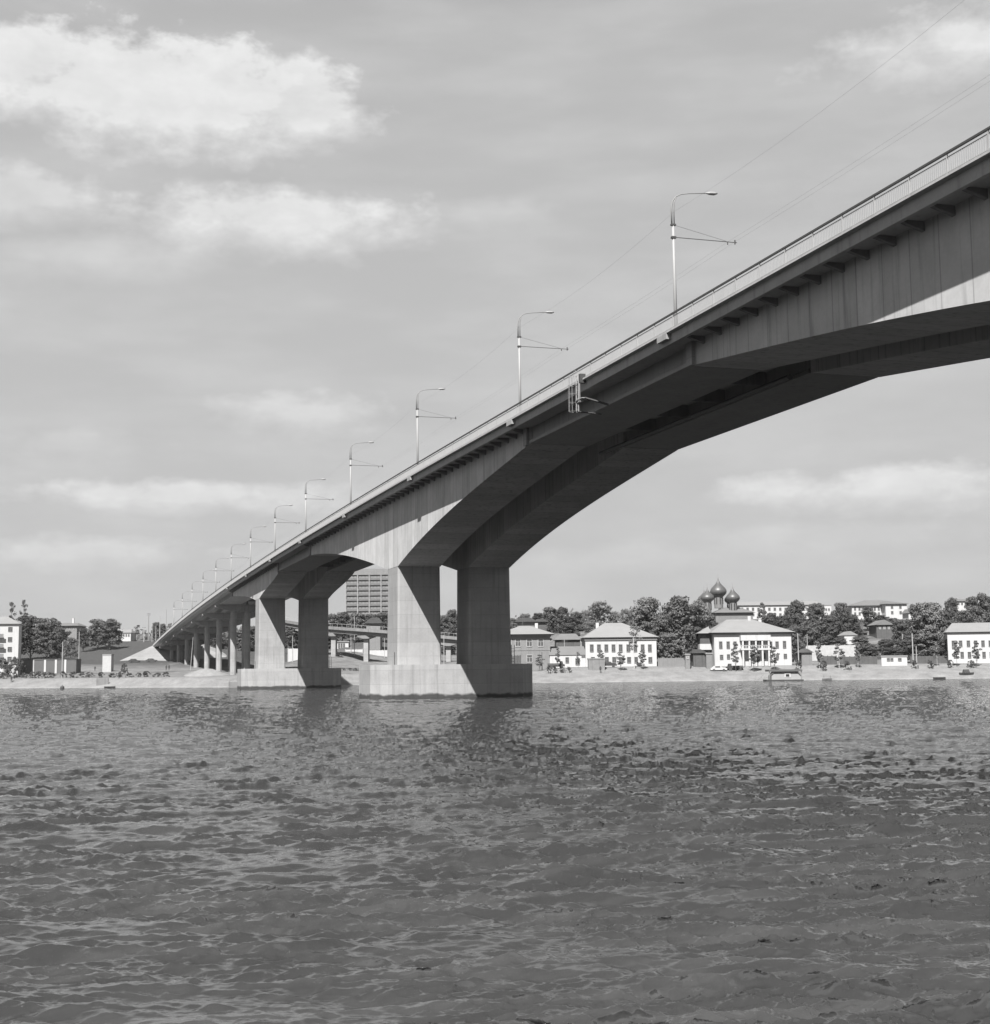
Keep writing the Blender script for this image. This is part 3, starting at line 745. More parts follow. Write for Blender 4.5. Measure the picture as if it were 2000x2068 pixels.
# ------------------------------------------------------------------ buildings
def P(v): return v / F
def house(name, label, x0, x1, ye, yb, v, depth, yr=None, rx=None, wall=None, roof=None, cornice=None, wins=(), cat='house',
          over=.5, chim=(), roofparent=None, storeyband=None, extra=None, sidewins=True, flat=False, gable=False, rz=0.0, rowv=None):
    """wins: list of (x, y0, y1, halfwidth px)"""
    wall = wall or WHITE; roof = roof or ROOFL
    xm = (x0 + x1) / 2
    u0, _, _ = at(x0, yb, v); u1, _, _ = at(x1, yb, v); um = (u0 + u1) / 2
    _, _, zb = at(xm, yb, v); _, _, ze = at(xm, ye, v)
    zb = min(zb, hgt(um, v))
    hw = (u1 - u0) / 2; H = ze - zb
    t = thing(name, label, cat, wp(um, v, zb), A + rz)
    mb = MB(); mb.box(-hw, hw, 0, depth, -4, H)
    if storeyband:
        _, _, zz = at(xm, storeyband, v); zz -= zb; mb.box(-hw - .08, hw + .08, -.08, depth + .08, zz - .12, zz + .12)
    wl = mb.build('wall', wall, t)
    if yr is not None:
        _, _, zr = at(xm, yr, v); zr -= zb
        a = over; rm = MB()
        if gable:
            rm.loft([[(-hw - a, -a, H), (hw + a, -a, H), (0, -a, zr)], [(-hw - a, depth + a, H), (hw + a, depth + a, H), (0, depth + a, zr)]])
        else:
            if rx: r0, r1 = [at(q, yb, v)[0] - um for q in rx]
            else: r0, r1 = -hw * .45, hw * .45
            d2 = depth / 2
            rm.add([(-hw - a, -a, H), (hw + a, -a, H), (hw + a, depth + a, H), (-hw - a, depth + a, H), (r0, d2 - .01, zr), (r1, d2 - .01, zr), (r1, d2 + .01, zr), (r0, d2 + .01, zr)],
                   [(0, 3, 2, 1), (0, 1, 5, 4), (1, 2, 6, 5), (2, 3, 7, 6), (3, 0, 4, 7), (4, 5, 6, 7)])
        rf = rm.build('roof', roof, t)
        for (cx_, cy_, h_) in chim:
            q = MB(); cu = at(cx_, yb, v)[0] - um; _, _, cz = at(cx_, cy_, v); cz -= zb
            q.box(cu - .4, cu + .4, depth * .45, depth * .45 + .8, cz - 3, cz); q.build('chimney', WHITE if roof is not ROOFD else PLASTER, rf)
    elif flat:
        rm = MB(); rm.box(-hw - over, hw + over, -over, depth + over, H, H + .35); rf = rm.build('roof', roof, t)
    if cornice:
        _, _, zc = at(xm, cornice, v); zc -= zb; c = MB(); c.box(-hw - .25, hw + .25, -.25, depth + .25, zc, H - .004); c.build('cornice', PLASTER, t)
    pm = {}
    for wi in wins:
        x, ya, yb_, wpx = wi[:4]
        if rz: f_ = (x - x0) / (x1 - x0)
        cu = at(x, yb, v)[0] - um; z1 = at(x, ya, v)[2] - zb; z0 = at(x, yb_, v)[2] - zb; ww = wpx * P(v)
        key = (round(ww, 2), round(z1 - z0, 2))
        if key not in pm:
            h_ = z1 - z0
            f_ = MB(); b_ = .09
            f_.box(-ww - b_, -ww, -.10, .05, -b_, h_ + b_); f_.box(ww, ww + b_, -.10, .05, -b_, h_ + b_)
            f_.box(-ww, ww, -.10, .05, h_, h_ + b_); f_.box(-ww - .05, ww + .05, -.16, .05, -b_ - .04, 0)
            f_.box(-.035, .035, -.06, .05, 0, h_ * .62); f_.box(-ww, ww, -.06, .05, h_ * .62, h_ * .62 + .06)
            g_ = MB(); g_.box(-ww, ww, -.02, .03, 0, h_)
            fo = f_.build('window', WHITE if wall is not WHITE else PLASTER, t, loc=(cu, 0, z0)); go = g_.build('pane', GLASS, fo)
            pm[key] = (fo, go)
        else:
            fo = pm[key][0].copy(); COL.objects.link(fo); fo.location = (cu, 0, z0)
            go = pm[key][1].copy(); COL.objects.link(go); go.parent = fo
    return t, um, zb, hw, H

# grey plastered house beside the pier
house('plaster_house', 'grey plastered two-storey house with pale hip roof beside the right river pier', 1012, 1112, 1281, 1343, 372, 13, yr=1262.5, rx=(1052, 1072), wall=PLASTER, roof=ROOFL, cornice=1286,
      wins=[(1028, 1291, 1305, 5), (1047, 1291, 1305, 5), (1070, 1291, 1305, 5), (1093, 1291, 1305, 5), (1036, 1324, 1337, 4), (1070, 1323, 1337, 5)], storeyband=1313, over=1.3, chim=((1086, 1257, 1),))
# low annexe and outbuildings between the two houses
house('outbuilding', 'low white outbuilding between grey plastered house and white nine-window house', 1111, 1186, 1323, 1344, 371, 7, yr=1305, rx=(1113, 1184), roof=ROOFM, wins=[(1146, 1328, 1338, 3), (1167, 1330, 1342, 4), (1179, 1324.5, 1326.5, 3.5)], over=.2)
house('shed', 'dark open-fronted shed with grey roof between the two riverside houses', 1123, 1172, 1292, 1306, 388, 8, yr=1279, rx=(1134, 1165), wall=WOOD, roof=ROOFM, wins=(), over=.6)
# white nine window house
house('white_house', 'long white two-storey house with nine upper windows and pale hip roof', 1183.5, 1327, 1287, 1344, 370, 15, yr=1256, rx=(1227, 1263), cornice=1293,
      wins=[(x, 1302, 1315.5, 3.2) for x in (1196, 1210.5, 1225.5, 1240, 1254.5, 1270, 1284, 1299, 1313.5)] +
           [(x, 1327.5, 1338, 3.4) for x in (1198, 1226, 1241, 1255, 1271, 1285, 1314)], over=.7, chim=((1212, 1256, 1),))
# white house with a portico
t, um, zb, hw, H = house('white_mansion', 'white mansion with columned balcony and pale hip roof below the onion domes', 1444, 1600, 1277, 1339, 368, 17, yr=1248.5, rx=(1482, 1533), cornice=1281, over=1.0,
      wins=[(1457, 1296, 1309, 2.8), (1472, 1296, 1309, 2.8), (1486, 1296, 1309, 2.6), (1558, 1296, 1308, 2.8), (1571, 1296, 1308, 2.8), (1586, 1295, 1308, 2.8), (1458, 1323, 1331, 2.8), (1472, 1322, 1330, 2.6), (1587, 1321, 1329, 2.8), (1571, 1321, 1329, 2.4)],
      chim=((1527, 1242, 1), (1549, 1249, 1)))
def px(x): return at(x, 1339, 368)[0] - um
def pz(y): return at(1520, y, 368)[2] - zb
pm_ = MB(); pm_.box(px(1495), px(1555), -2.4, -.02, pz(1294), pz(1283))                   # entablature
pm_.box(px(1495), px(1555), -2.4, -.02, pz(1313), pz(1309.5))
po = pm_.build('portico', WHITE, t)
for i in range(5):
    c = MB(); x_ = px(1499 + i * 13); c.box(x_ - .22, x_ + .22, -2.3, -1.9, -.2, pz(1294.1)); c.build('column', WHITE, po)
bl = MB(); x_ = px(1496)
while x_ < px(1554): bl.box(x_, x_ + .14, -2.35, -2.25, pz(1309.4), pz(1303.8)); x_ += .42
bl.box(px(1495), px(1555), -2.38, -2.2, pz(1304), pz(1303.2)); bl.build('balustrade', WHITE, po)
dk = MB(); 
for x_ in (1503, 1516, 1528, 1541): dk.box(px(x_ - 3.5), px(x_ + 3.5), -.06, .02, pz(1309.6), pz(1295))
for x_ in (1502, 1516, 1529, 1544): dk.box(px(x_ - 2.8), px(x_ + 2.8), -.06, .02, pz(1331), pz(1319))
dk.build('doorway', DARK, t)
wg = MB(); wg.box(px(1419), px(1443.6), 4, 14, pz(1311), pz(1299)); wg.m = 1; wg.box(px(1420), px(1443.6), 4.1, 13.9, pz(1299), pz(1278.4)); wg.m = 2; wg.box(px(1421), px(1443.5), 5, 13, -3, pz(1311.1))
wg.build('side_gallery', [WHITE, WOOD, PLASTER], t)
rr = MB(); rr.loft([[(px(1414), 3, pz(1277.5)), (px(1443.4), 3, pz(1277.5)), (px(1443.4), 15, pz(1277.5)), (px(1414), 15, pz(1277.5))], [(px(1442), 8.6, pz(1263)), (px(1443.4), 8.6, pz(1263)), (px(1443.4), 9, pz(1263)), (px(1442), 9, pz(1263))]])
rr.build('gallery_roof', ROOFL, t)
# house at the right edge
house('white_house', 'white two-storey house with grey roof band at the right edge of the picture', 1919, 2040, 1276, 1333, 368, 14, yr=1256, rx=(1932, 2020), over=.6, cornice=1277.5, roof=ROOFL, rz=-.26,
      wins=[(x, 1294, 1305, 2.8) for x in (1930, 1944, 1959, 1973, 1987, 2001, 2015, 2029)] + [(x, 1317, 1328, 2.8) for x in (1933, 1946, 1960, 1975, 1988, 2002, 2016, 2030)])
# long white building up the hill
house('school_building', 'long white two-storey building on the hill right of the onion domes', 1488, 1664, 1222, 1256, 590, 14, yr=1213, rx=(1500, 1656), roof=ROOFL, over=.6,
      wins=[(x, 1227.5, 1232.5, 2.0) for x in range(1500, 1660, 11)] + [(x, 1239, 1243.5, 2.0) for x in range(1500, 1660, 11)], cat='building')
house('school_wing', 'square end wing of the long white hilltop building', 1666, 1680, 1223, 1242, 584, 12, flat=True, roof=ROOFL, wins=[(1669.5, 1229, 1233, 1.3), (1675, 1229, 1233, 1.3)], over=.15, cat='building')
# apartment block up the hill, corner view
house('apartment_block', 'white apartment block end wall with four square windows and grey hip roof on the hill', 1790, 1833, 1219.5, 1252, 560, 40, yr=1207.5, rx=(1800, 1812), roof=ROOFM, over=.8,
      wins=[(1803, 1223.5, 1228.5, 2.0), (1820, 1223.5, 1228.5, 2.0), (1803, 1234.5, 1239.5, 2.0), (1820, 1234.5, 1239.5, 2.0)], cat='building')
house('apartment_block', 'long low side wing of the hilltop apartment block with dark window strips', 1722, 1789, 1223, 1250, 566, 12, yr=1211, rx=(1755, 1788), roof=ROOFM, over=.8,
      wins=[(x, 1226.5, 1232, 1.6) for x in (1728, 1737, 1746, 1768, 1776, 1785)] + [(x, 1237, 1242, 1.6) for x in (1728, 1737, 1746, 1768, 1776, 1785)], cat='building')
house('white_house', 'small white cottage with pointed roof right of the hilltop apartment block', 1836, 1848, 1238, 1250, 520, 8, yr=1229, gable=True, roof=ROOFM, over=.4)
house('apartment_block', 'pale building with low dark roof among the trees at upper right', 1932, 1968, 1214, 1232, 600, 14, yr=1208, rx=(1940, 1962), roof=ROOFM, wins=[(x, 1217.5, 1221, 1.5) for x in (1937, 1944, 1951, 1958, 1964)], cat='building', over=.6)
# wooden cottages on the slope
house('wooden_cottage', 'dark wooden cottage with gable end on the slope below the apartment block', 1771, 1803, 1262, 1278, 440, 9, yr=1251.5, gable=True, wall=WOOD, roof=ROOFM, over=.6, wins=[(1778, 1266, 1270, 1.4), (1787, 1266, 1270, 1.4), (1796, 1266, 1270, 1.4)])
house('wooden_cottage', 'low dark-roofed wooden cottage on the slope behind the white gable', 1678, 1752, 1279, 1286, 450, 8, yr=1269, rx=(1682, 1746), wall=WOOD, roof=ROOFD, over=.5)
house('white_house', 'small bright white gabled cottage in the trees above the fence', 1706, 1732, 1283, 1294, 430, 8, yr=1274.5, gable=True, roof=ROOFL, over=.3)
house('wooden_cottage', 'small dark cottage roof showing above the white gabled cottage', 1702, 1722, 1264, 1272, 470, 7, yr=1255.5, gable=True, wall=WOOD, roof=ROOFM, over=.5)
house('wooden_cottage', 'dark broad-roofed cottage on the slope above the grey plastered house', 1045, 1080, 1256, 1268, 450, 9, yr=1246, rx=(1055, 1072), wall=PLASTER, roof=ROOFD, over=1.0)
house('wooden_cottage', 'second dark-roofed cottage on the slope, behind the pale hip roof', 1082, 1104, 1256, 1268, 455, 9, yr=1249, rx=(1086, 1100), wall=WOOD, roof=ROOFD, over=.8)
house('wooden_cottage', 'dark hip-roofed cottage in the trees beneath the tower block', 740, 768, 1259, 1272, 470, 9, yr=1247, rx=(746, 764), wall=PLASTER, roof=ROOFD, over=.8)
# riverside kiosks, garage, booths
house('kiosk', 'small white kiosk with two dark windows by the promenade, right of the garage', 1781, 1833, 1326.5, 1341, 364, 4, flat=True, roof=ROOFL, over=.15, wins=[(1795, 1329.5, 1334, 2.4), (1802, 1329.5, 1334, 2.4), (1818, 1329.5, 1334, 3)], cat='kiosk')
house('garage', 'pale garage with pitched roof between the mansion and the birches', 1620, 1641, 1318, 1337, 374, 6, yr=1310, gable=True, wall=PLASTER, roof=WOOD, over=.5, cat='garage')
house('kiosk', 'rough grey concrete booth standing on the bank before the nine-window house', 1189, 1222, 1332, 1353, 360, 3, flat=True, wall=CONCD, roof=CONCD, over=.1, cat='kiosk')
house('shed', 'dark wooden shed with open black front left of the mansion', 1401, 1426, 1319, 1339, 366, 6, yr=1311, rx=(1404, 1420), wall=WOOD, roof=ROOFD, over=.5, wins=(), cat='shed')
house('booth', 'narrow pale ticket booth in front of the big trees', 1385, 1394, 1323, 1339.5, 363, 1.6, flat=True, wall=PLASTER, roof=ROOFL, over=.15, wins=[(1389.5, 1326, 1330, 1.6)], cat='booth')
house('booth', 'grey panelled booth between the dark shed and the mansion', 1427, 1440, 1321, 1339, 364, 2.4, flat=True, wall=mat('panel_grey', .16, streak=.3), roof=ROOFL, over=.15, cat='booth')
house('pavilion', 'small white pavilion with glazed front beneath the ramp viaduct', 681, 704, 1297, 1312, 470, 5, flat=True, over=.3, wins=[(685, 1300, 1308, 1.5), (690, 1300, 1308, 1.5), (695, 1300, 1308, 1.5)], cat='pavilion')
# left bank
t, um, zb, hw, H = house('apartment_block', 'white four-storey apartment block with corner balconies at the left edge', -90, 33, 1260, 1338, 426, 10, yr=1244, rx=(-70, 8), over=.6, roof=ROOFL, rz=.24,
      wins=[(x, y - 4, y + 4, 3.6) for x in (16.5, -14, -31, -62, -78) for y in (1270.5, 1291, 1311, 1331)], cat='building')
for y in (1287, 1307, 1327):
    b = MB(); u_ = at(0, y, 426)[0] - um; z_ = at(0, y, 426)[2] - zb
    b.box(u_ - 1.6, u_ + .9, -1.2, -.02, z_ - .15, z_); b.box(u_ - 1.6, u_ + .9, -1.2, -1.1, z_, z_ + 1.0); b.build('balcony', PLASTER, t)
house('brick_house', 'distant grey building with a square chimney above the left trees', 112, 155, 1264, 1282, 640, 14, yr=1257, rx=(120, 148), wall=PLASTER, roof=ROOFM, over=1.0, chim=((138.5, 1247.5, 1),), wins=[(x, 1267, 1271, 1.5) for x in (118, 126, 134, 142, 150)], cat='building')
house('white_house', 'distant long white house right of the round tree on the left bank', 236, 264, 1278, 1292, 650, 10, yr=1271, rx=(240, 260), over=.4, wins=[(x, 1281, 1285, 1.1) for x in (240, 245, 250, 255, 260)])
house('storage_hut', 'lone pale boxy hut on open ground of the left bank', 207, 224.5, 1323.5, 1337, 440, 3, flat=True, wall=mat('hut_wall', .35), roof=ROOFL, over=.08, cat='hut')
# row of garages
def garages():
    v = 436; u0 = at(38, 1344, v)[0]; u1 = at(154, 1344, v)[0]; zb = hgt((u0 + u1) / 2, v) ; z1 = at(100, 1332, v)[2]
    t = thing('garage_row', 'long low dark garage row with white door posts on the left bank', 'garages', wp(u0, v, zb), A)
    L = u1 - u0; h = z1 - zb
    m_ = MB(); m_.box(0, L, 0, 5, -2, h); m_.build('wall', mat('garage_wall', .09), t)
    m_ = MB(); m_.box(-.1, L + .1, -.2, 5.2, h, h + .15); m_.build('roof', ROOFM, t)
    for x in (44, 67, 91, 113, 132):
        q = MB(); uu = at(x, 1344, v)[0] - u0; q.box(uu - .3, uu + .3, -.12, .02, 0, h - .1); q.build('door', WHITE, t)
garages()

# tower block of flats behind
def tower():
    v = 765; u0 = at(698.5, 1240, v)[0]; u1 = at(822, 1240, v)[0]; zb = at(740, 1262, v)[2]; zt_ = at(740, 1161, v)[2]
    g = min(zb, hgt(u0, v)) - 2
    t = thing('tower_block', 'tall slab of flats with a grid of balconies seen under the bridge', 'building', wp(u0, v, g), A)
    L = u1 - u0; top = zt_ - g
    m_ = MB(); m_.box(0, L, .78, 14, 0, top + 3.0); m_.build('wall', mat('tower_wall', .15, var=.25, scale=.6), t)
    m_ = MB(); m_.box(-.3, L + .3, .1, 14.3, top, top + 3.3); m_.build('attic', PLASTER, t)
    bay = 23.7 * P(v); sh = 10.45 * P(v); n = int(L / bay + .5)
    f_ = MB()
    for i in range(n + 1): f_.box(i * bay - .3, i * bay + .3, 0, .80, 0, top)
    f_.build('fin', mat('tower_fin', .22), t)
    b0 = None; r_ = random.Random(2)
    for j in range(10):
        z = top - (j + 1) * sh
        if z < 1: break
        for i in range(n):
            if b0 is None:
                b = MB(); b.box(.31, bay - .31, .1, .76, 0, .18); b.box(.31, bay - .31, .1, .22, .18, 1.1)
                b0 = b.build('balcony', mat('balcony_panel', .12, var=.4, scale=.9), t); o = b0
                wd = MB()
                for k in range(3): wd.box(.7 + k * 1.9, 1.9 + k * 1.9, .68, .75, .5, 2.2)
                w0 = wd.build('window', PLASTER, b0)
            else:
                o = b0.copy(); COL.objects.link(o); w_ = w0.copy(); COL.objects.link(w_); w_.parent = o
            o.location = (i * bay, 0, z)
tower()

# church with five onion domes
def church():
    v = 440; x = 1453.0
    u0, _, _ = at(x, 1260, v); zb = hgt(u0, v); s = P(v)
    t = thing('church', 'old church with five grey onion domes rising behind the mansion roof', 'church', wp(u0 + 2.0, v, zb), A)
    Z = lambda y: at(x, y, v)[2] - zb
    off = -2.0
    b = MB(); b.box(off - 2, off + 9.5, -6, 8, -2, Z(1245)); b.box(off - 4, off + 10.5, -7, 9, -2, Z(1254)); b.build('wall', BRICKG, t)
    r_ = MB(); zr = Z(1239); zr2 = Z(1227)
    r_.loft([[(off - 2.7, -6.8, zr), (off + 10.3, -6.8, zr), (off + 10.3, 8.8, zr), (off - 2.7, 8.8, zr)], [(off + 2, -1, zr2), (off + 6, -1, zr2), (off + 6, 3, zr2), (off + 2, 3, zr2)]])
    r_.box(off - 2, off + 9.6, -6, 8, Z(1245), zr)
    r_.build('roof', ROOFM, t)
    def dome(cx, cy, ytip, ytopd, ymax, ybot, rpx, rdpx, ydrum):
        u = (u0 + 2.0 + (cx - x) * s + off) * (v + cy) / v - u0 - 2.0
        zt_, zm, zb_ = Z(ytip), Z(ymax), Z(ybot); r = rpx * s
        d = MB(); d.lathe([(rdpx * s, Z(ydrum)), (rdpx * s, zb_ - .15), (rdpx * s * 1.12, zb_ - .1), (rdpx * s * 1.12, zb_)], 16, (u, cy, 0)); dr = d.build('drum', BRICKG, t)
        w_ = MB()
        for k in range(8):
            a = k * math.pi / 4 + .2; r2 = rdpx * s + .02
            c, sn = math.cos(a), math.sin(a)
            w_.box(u + c * r2 - .12, u + c * r2 + .12, cy + sn * r2 - .12, cy + sn * r2 + .12, Z(ydrum) + (zb_ - Z(ydrum)) * .35, zb_ - .5)
        w_.build('drum_window', DARK, dr)
        H_ = zt_ - zb_
        pr = [(.60, 0), (.80, .07), (.95, .15), (1.0, .24), (.97, .33), (.86, .42), (.68, .51), (.47, .60), (.29, .69), (.16, .78), (.08, .88), (.02, 1.0)]
        o = MB(); o.lathe([(a * r, zb_ + b_ * H_) for a, b_ in pr], 24, (u, cy, 0)); dm_ = o.build('onion_dome', DOME, t, True)
        cr = MB(); cr.tube([(u, cy, zt_ - .2), (u, cy, zt_ + 1.2)], .04, 4); cr.tube([(u - .35, cy, zt_ + .75), (u + .35, cy, zt_ + .75)], .035, 4); cr.build('cross', STEELG, dm_)
    dome(1453, 1, 1166, 0, 1188, 1204, 16.8, 9, 1228)
    dome(1430.5, -3.5, 1187, 0, 1203, 1215.5, 14, 7.5, 1242)
    dome(1424, 5, 1189, 0, 1203, 1215.5, 13.5, 7.5, 1242)
    dome(1482, -3.5, 1186, 0, 1203, 1217, 14, 7.5, 1242)
    dome(1477.5, 5, 1189, 0, 1204, 1217, 13, 7.5, 1242)
church()

# ramp viaduct behind the river piers
def ramp():
    pts = [(545, 1247, 470), (600, 1256, 455), (662, 1264.5, 440), (720, 1268.5, 430), (783, 1273, 425), (840, 1278.5, 422), (888, 1282.5, 420), (945, 1288, 420), (1010, 1299, 424), (1060, 1312, 430)]
    P3 = [at(*p) for p in pts]
    o0 = P3[3]; t = thing('ramp_viaduct', 'low curved concrete ramp viaduct crossing behind the river piers', 'bridge', wp(o0[0], o0[1], hgt(o0[0], o0[1])), A)
    zb = hgt(o0[0], o0[1])
    L = [(p[0] - o0[0], p[1] - o0[1], p[2] - zb) for p in P3]
    d = MB(); d.loft([[(x, y, z), (x, y, z - .95), (x, y + .5, z - 1.05), (x, y + 8.5, z - 1.05), (x, y + 9, z - .95), (x, y + 9, z)] for x, y, z in L]); d.build('deck', CONCD, t)
    g = MB(); g.loft([[(x, y + 1, z - 1.06), (x, y + 1, z - 2.0), (x, y + 8, z - 2.0), (x, y + 8, z - 1.06)] for x, y, z in L]); g.build('girder', CONCD, t)
    for x in (612, 672, 738, 812, 905):
        k = interp(x, [(p[0], i) for i, p in enumerate(pts)]); i = int(k); f = k - i
        a = [L[i][j] * (1 - f) + L[i + 1][j] * f for j in range(3)]
        h = MB(); h.loft([[(a[0] - 2.6, a[1] + q, a[2] - 2.02), (a[0] - 2.6, a[1] + q, a[2] - 2.4), (a[0] - .7, a[1] + q, a[2] - 3.0), (a[0] + .7, a[1] + q, a[2] - 3.0), (a[0] + 2.6, a[1] + q, a[2] - 2.4), (a[0] + 2.6, a[1] + q, a[2] - 2.02)] for q in (1, 8)])
        c = h.build('crosshead', CONCD, t)
        q = MB(); q.box(a[0] - .7, a[0] + .7, a[1] + 2, a[1] + 7, -4, a[2] - 2.9); q.build('column', CONC, c)
    r_ = MB()
    for (x, y, z), (x2, y2, z2) in zip(L, L[1:]):
        r_.tube([(x, y + .2, z + .9), (x2, y2 + .2, z2 + .9)], .05, 4)
        n = 6
        for k in range(n): f = k / n; r_.tube([(x + (x2 - x) * f, y + .2 + (y2 - y) * f, z + (z2 - z) * f), (x + (x2 - x) * f, y + .2 + (y2 - y) * f, z + (z2 - z) * f + .9)], .04, 4)
    r_.build('railing', RAILW, t)
ramp()


# ------------------------------------------------------------------ banks, walls, fences
def slab_wall(name, label, cat, x0, x1, yt, yb, v, m_, th=.25, posts=0, pm=None):
    u0 = at(x0, yb, v)[0]; u1 = at(x1, yb, v)[0]; um = (u0 + u1) / 2; zb = hgt(um, v); z1 = at((x0 + x1) / 2, yt, v)[2]
    t = thing(name, label, cat, wp(um, v, zb), A); L = (u1 - u0) / 2; h = max(.6, z1 - zb)
    q = MB(); q.box(-L, L, 0, th, -2, h); q.build('panel', m_, t)
    if posts:
        for k in range(posts + 1):
            q = MB(); c = -L + 2 * L * k / posts; q.box(c - .1, c + .1, -.1, th + .05, -1, h + .15); q.build('post', pm or m_, t)
    return t
slab_wall('garden_wall', 'long pale garden wall on the slope right of the mansion', 'wall', 1604, 1728, 1303.5, 1318, 400, mat('old_wall', .34, var=.3), posts=6)
slab_wall('board_fence', 'dark board fence between the birches right of the garage', 'fence', 1655, 1690, 1325, 1336, 372, WOOD, posts=4)
slab_wall('board_fence', 'dark board fence left of the white promenade kiosk', 'fence', 1698, 1775, 1326, 1336, 372, WOOD, posts=8)
slab_wall('board_fence', 'dark board fence between kiosk and right edge house', 'fence', 1840, 1915, 1325, 1335, 374, WOOD, posts=8)
slab_wall('board_fence', 'grey fence under the big trees, left of the ticket booth', 'fence', 1330, 1384, 1329, 1341, 370, PLASTER, posts=6)
slab_wall('low_wall', 'low white wall behind the ramp column, left of the big pier', 'wall', 745, 786, 1313.5, 1321, 455, WHITE, posts=3)
slab_wall('low_wall', 'low white wall under the ramp, right of the glazed pavilion', 'wall', 698, 732, 1313.5, 1321, 456, WHITE, posts=3)
slab_wall('low_wall', 'short low white wall seen between the columns of the left river pier', 'wall', 582, 604, 1310, 1317, 456, WHITE, posts=2)
slab_wall('wood_stack_fence', 'dark slatted fence at foot of the grey plastered house', 'fence', 1028, 1052, 1324, 1341, 366, WOOD, posts=4)

# abutment slope: pale concrete cone at the far end of the bridge
def cone():
    v = 560; a = at(243, 1331, v); b = at(288, 1298, v); 
    cx, cy = uv((47.25, 603)); ztop = at(288, 1299, v + 26)[2]; u2 = at(345, 1331, v)[0]
    zb = hgt(cx, v) - .5
    t = MB()
    pts_b = [(a[0], v - 4), (u2 + 26, v - 4), (u2 + 40, v + 90), (a[0] - 5, v + 90)]
    pts_t = [(b[0], v + 26), (cx + 9, v + 26), (cx + 11, v + 92), (b[0] - 3, v + 92)]
    t.loft([[(p[0] - cx, p[1] - cy, 0) for p in pts_b], [(p[0] - cx, p[1] - cy, ztop - zb) for p in pts_t]])
    o = t.build('abutment_slope', mat('slope_slabs', .22, var=.35, scale=.15, fine=.15, lifts=2.5)); o.location = wp(cx, cy, zb); o.rotation_euler = (0, 0, A)
    tag(o, 'pale concrete slope cone where the bridge meets the left bank', 'embankment')
    # grassed approach embankment behind
    g = MB(); a2 = at(150, 1334, 600)
    pb = [(a2[0], 592), (a[0] + 40, 592), (a[0] + 60, 760), (a2[0] - 40, 760)]; 
    p1 = at(240, 1291, 640); zt2 = p1[2] - zb
    pt = [(p1[0], 660), (a[0] + 34, 640), (a[0] + 60, 750), (p1[0] - 20, 750)]
    g.loft([[(p[0] - cx, p[1] - cy, 0) for p in pb], [(p[0] - cx, p[1] - cy, zt2) for p in pt]])
    o = g.build('road_embankment', GRASSG); o.location = wp(cx, cy, zb); o.rotation_euler = (0, 0, A)
    tag(o, 'dark grassy road embankment left of the pale abutment slope', 'embankment')
cone()

# concrete mooring block at the bank and stones
def block(name, label, cat, x0, x1, yt, yb, v, m_, d=2.0, water=False):
    u0 = at(x0, yb, v)[0]; u1 = at(x1, yb, v)[0]; um = (u0 + u1) / 2; z1 = at((x0 + x1) / 2, yt, v)[2]; zb = 0 if water else hgt(um, v)
    h = max(.3, z1 - zb); L = (u1 - u0) / 2
    q = MB(); r_ = random.Random(int(x0)); k = .12
    q.loft([[(-L, 0, -1.5), (L, 0, -1.5), (L, d, -1.5), (-L, d, -1.5)], [(-L * .97, .05, h * .7), (L * .98, .02, h * .72), (L * .95, d, h * .7), (-L * .97, d, h * .7)],
            [(-L * .8, .2, h), (-L * .1, .3, h * .95), (-L * .1, d, h * .95), (-L * .8, d, h)]])
    o = q.build(name, m_); o.location = wp(um, v, zb); o.rotation_euler = (0, 0, A); return tag(o, label, cat)
block('mooring_block', 'dark weathered concrete block at the waterline left of the second river pier', 'block', 461, 487, 1372, 1390, 307, CONCD, water=True)
slab_wall('bank_panel', 'grey rectangular slab leaning on the pale left bank', 'slab', 194, 219, 1370, 1381, 338, CONCD)
def buoy():
    u, v, _ = at(125.8, 1388, 332)
    t = thing('mooring_buoy', 'small black round buoy at the waterline below the left bank', 'buoy', wp(u, v, 0), A)
    b = MB(); b.lathe([(.05, -.4), (.4, -.2), (.5, .15), (.4, .45), (.12, .6), (.05, .62)], 14); b.build('float', STEELD, t, True)
    r_ = MB(); r_.tube([(0, 0, .55), (0, 0, .85)], .05, 5); r_.build('ring', STEELD, t)
buoy()
def boat(name, label, x, y, v, L, wdt, h, m_, zz=None, rz=0.0):
    u, v, z = at(x, y, v); z = z if zz is None else zz
    t = thing(name, label, 'boat', wp(u, v, z), A + rz)
    q = MB(); rings = []
    for f, b, k in ((-1, .55, .15), (-.5, .95, 0), (0, 1, 0), (.5, .8, .05), (.85, .35, .15), (1, .04, .3)):
        x_ = f * L / 2; wb = wdt / 2 * b; rings.append([(x_, -wb * .6, -.15 + k * h), (x_, -wb, h * (1 + k * .6)), (x_, wb, h * (1 + k * .6)), (x_, wb * .6, -.15 + k * h)])
    q.loft(rings); q.build('hull', m_, t)
    s = MB(); s.box(-L * .2, -L * .12, -wdt * .5, wdt * .5, h * .9, h * 1.06); s.box(L * .1, L * .18, -wdt * .42, wdt * .42, h * .9, h * 1.06); s.build('seat', WOOD, t)
    return t
boat('rowing_boat', 'small dark rowing boat at the waterline near the right edge', 1898, 1369, 347, 3.0, 1.2, .4, RUST, 0.0)
boat('rowing_boat', 'dark low boat at waterline right of the lone pole on left bank', 222, 1389, 333, 2.6, 1.0, .3, RUST, 0.0)
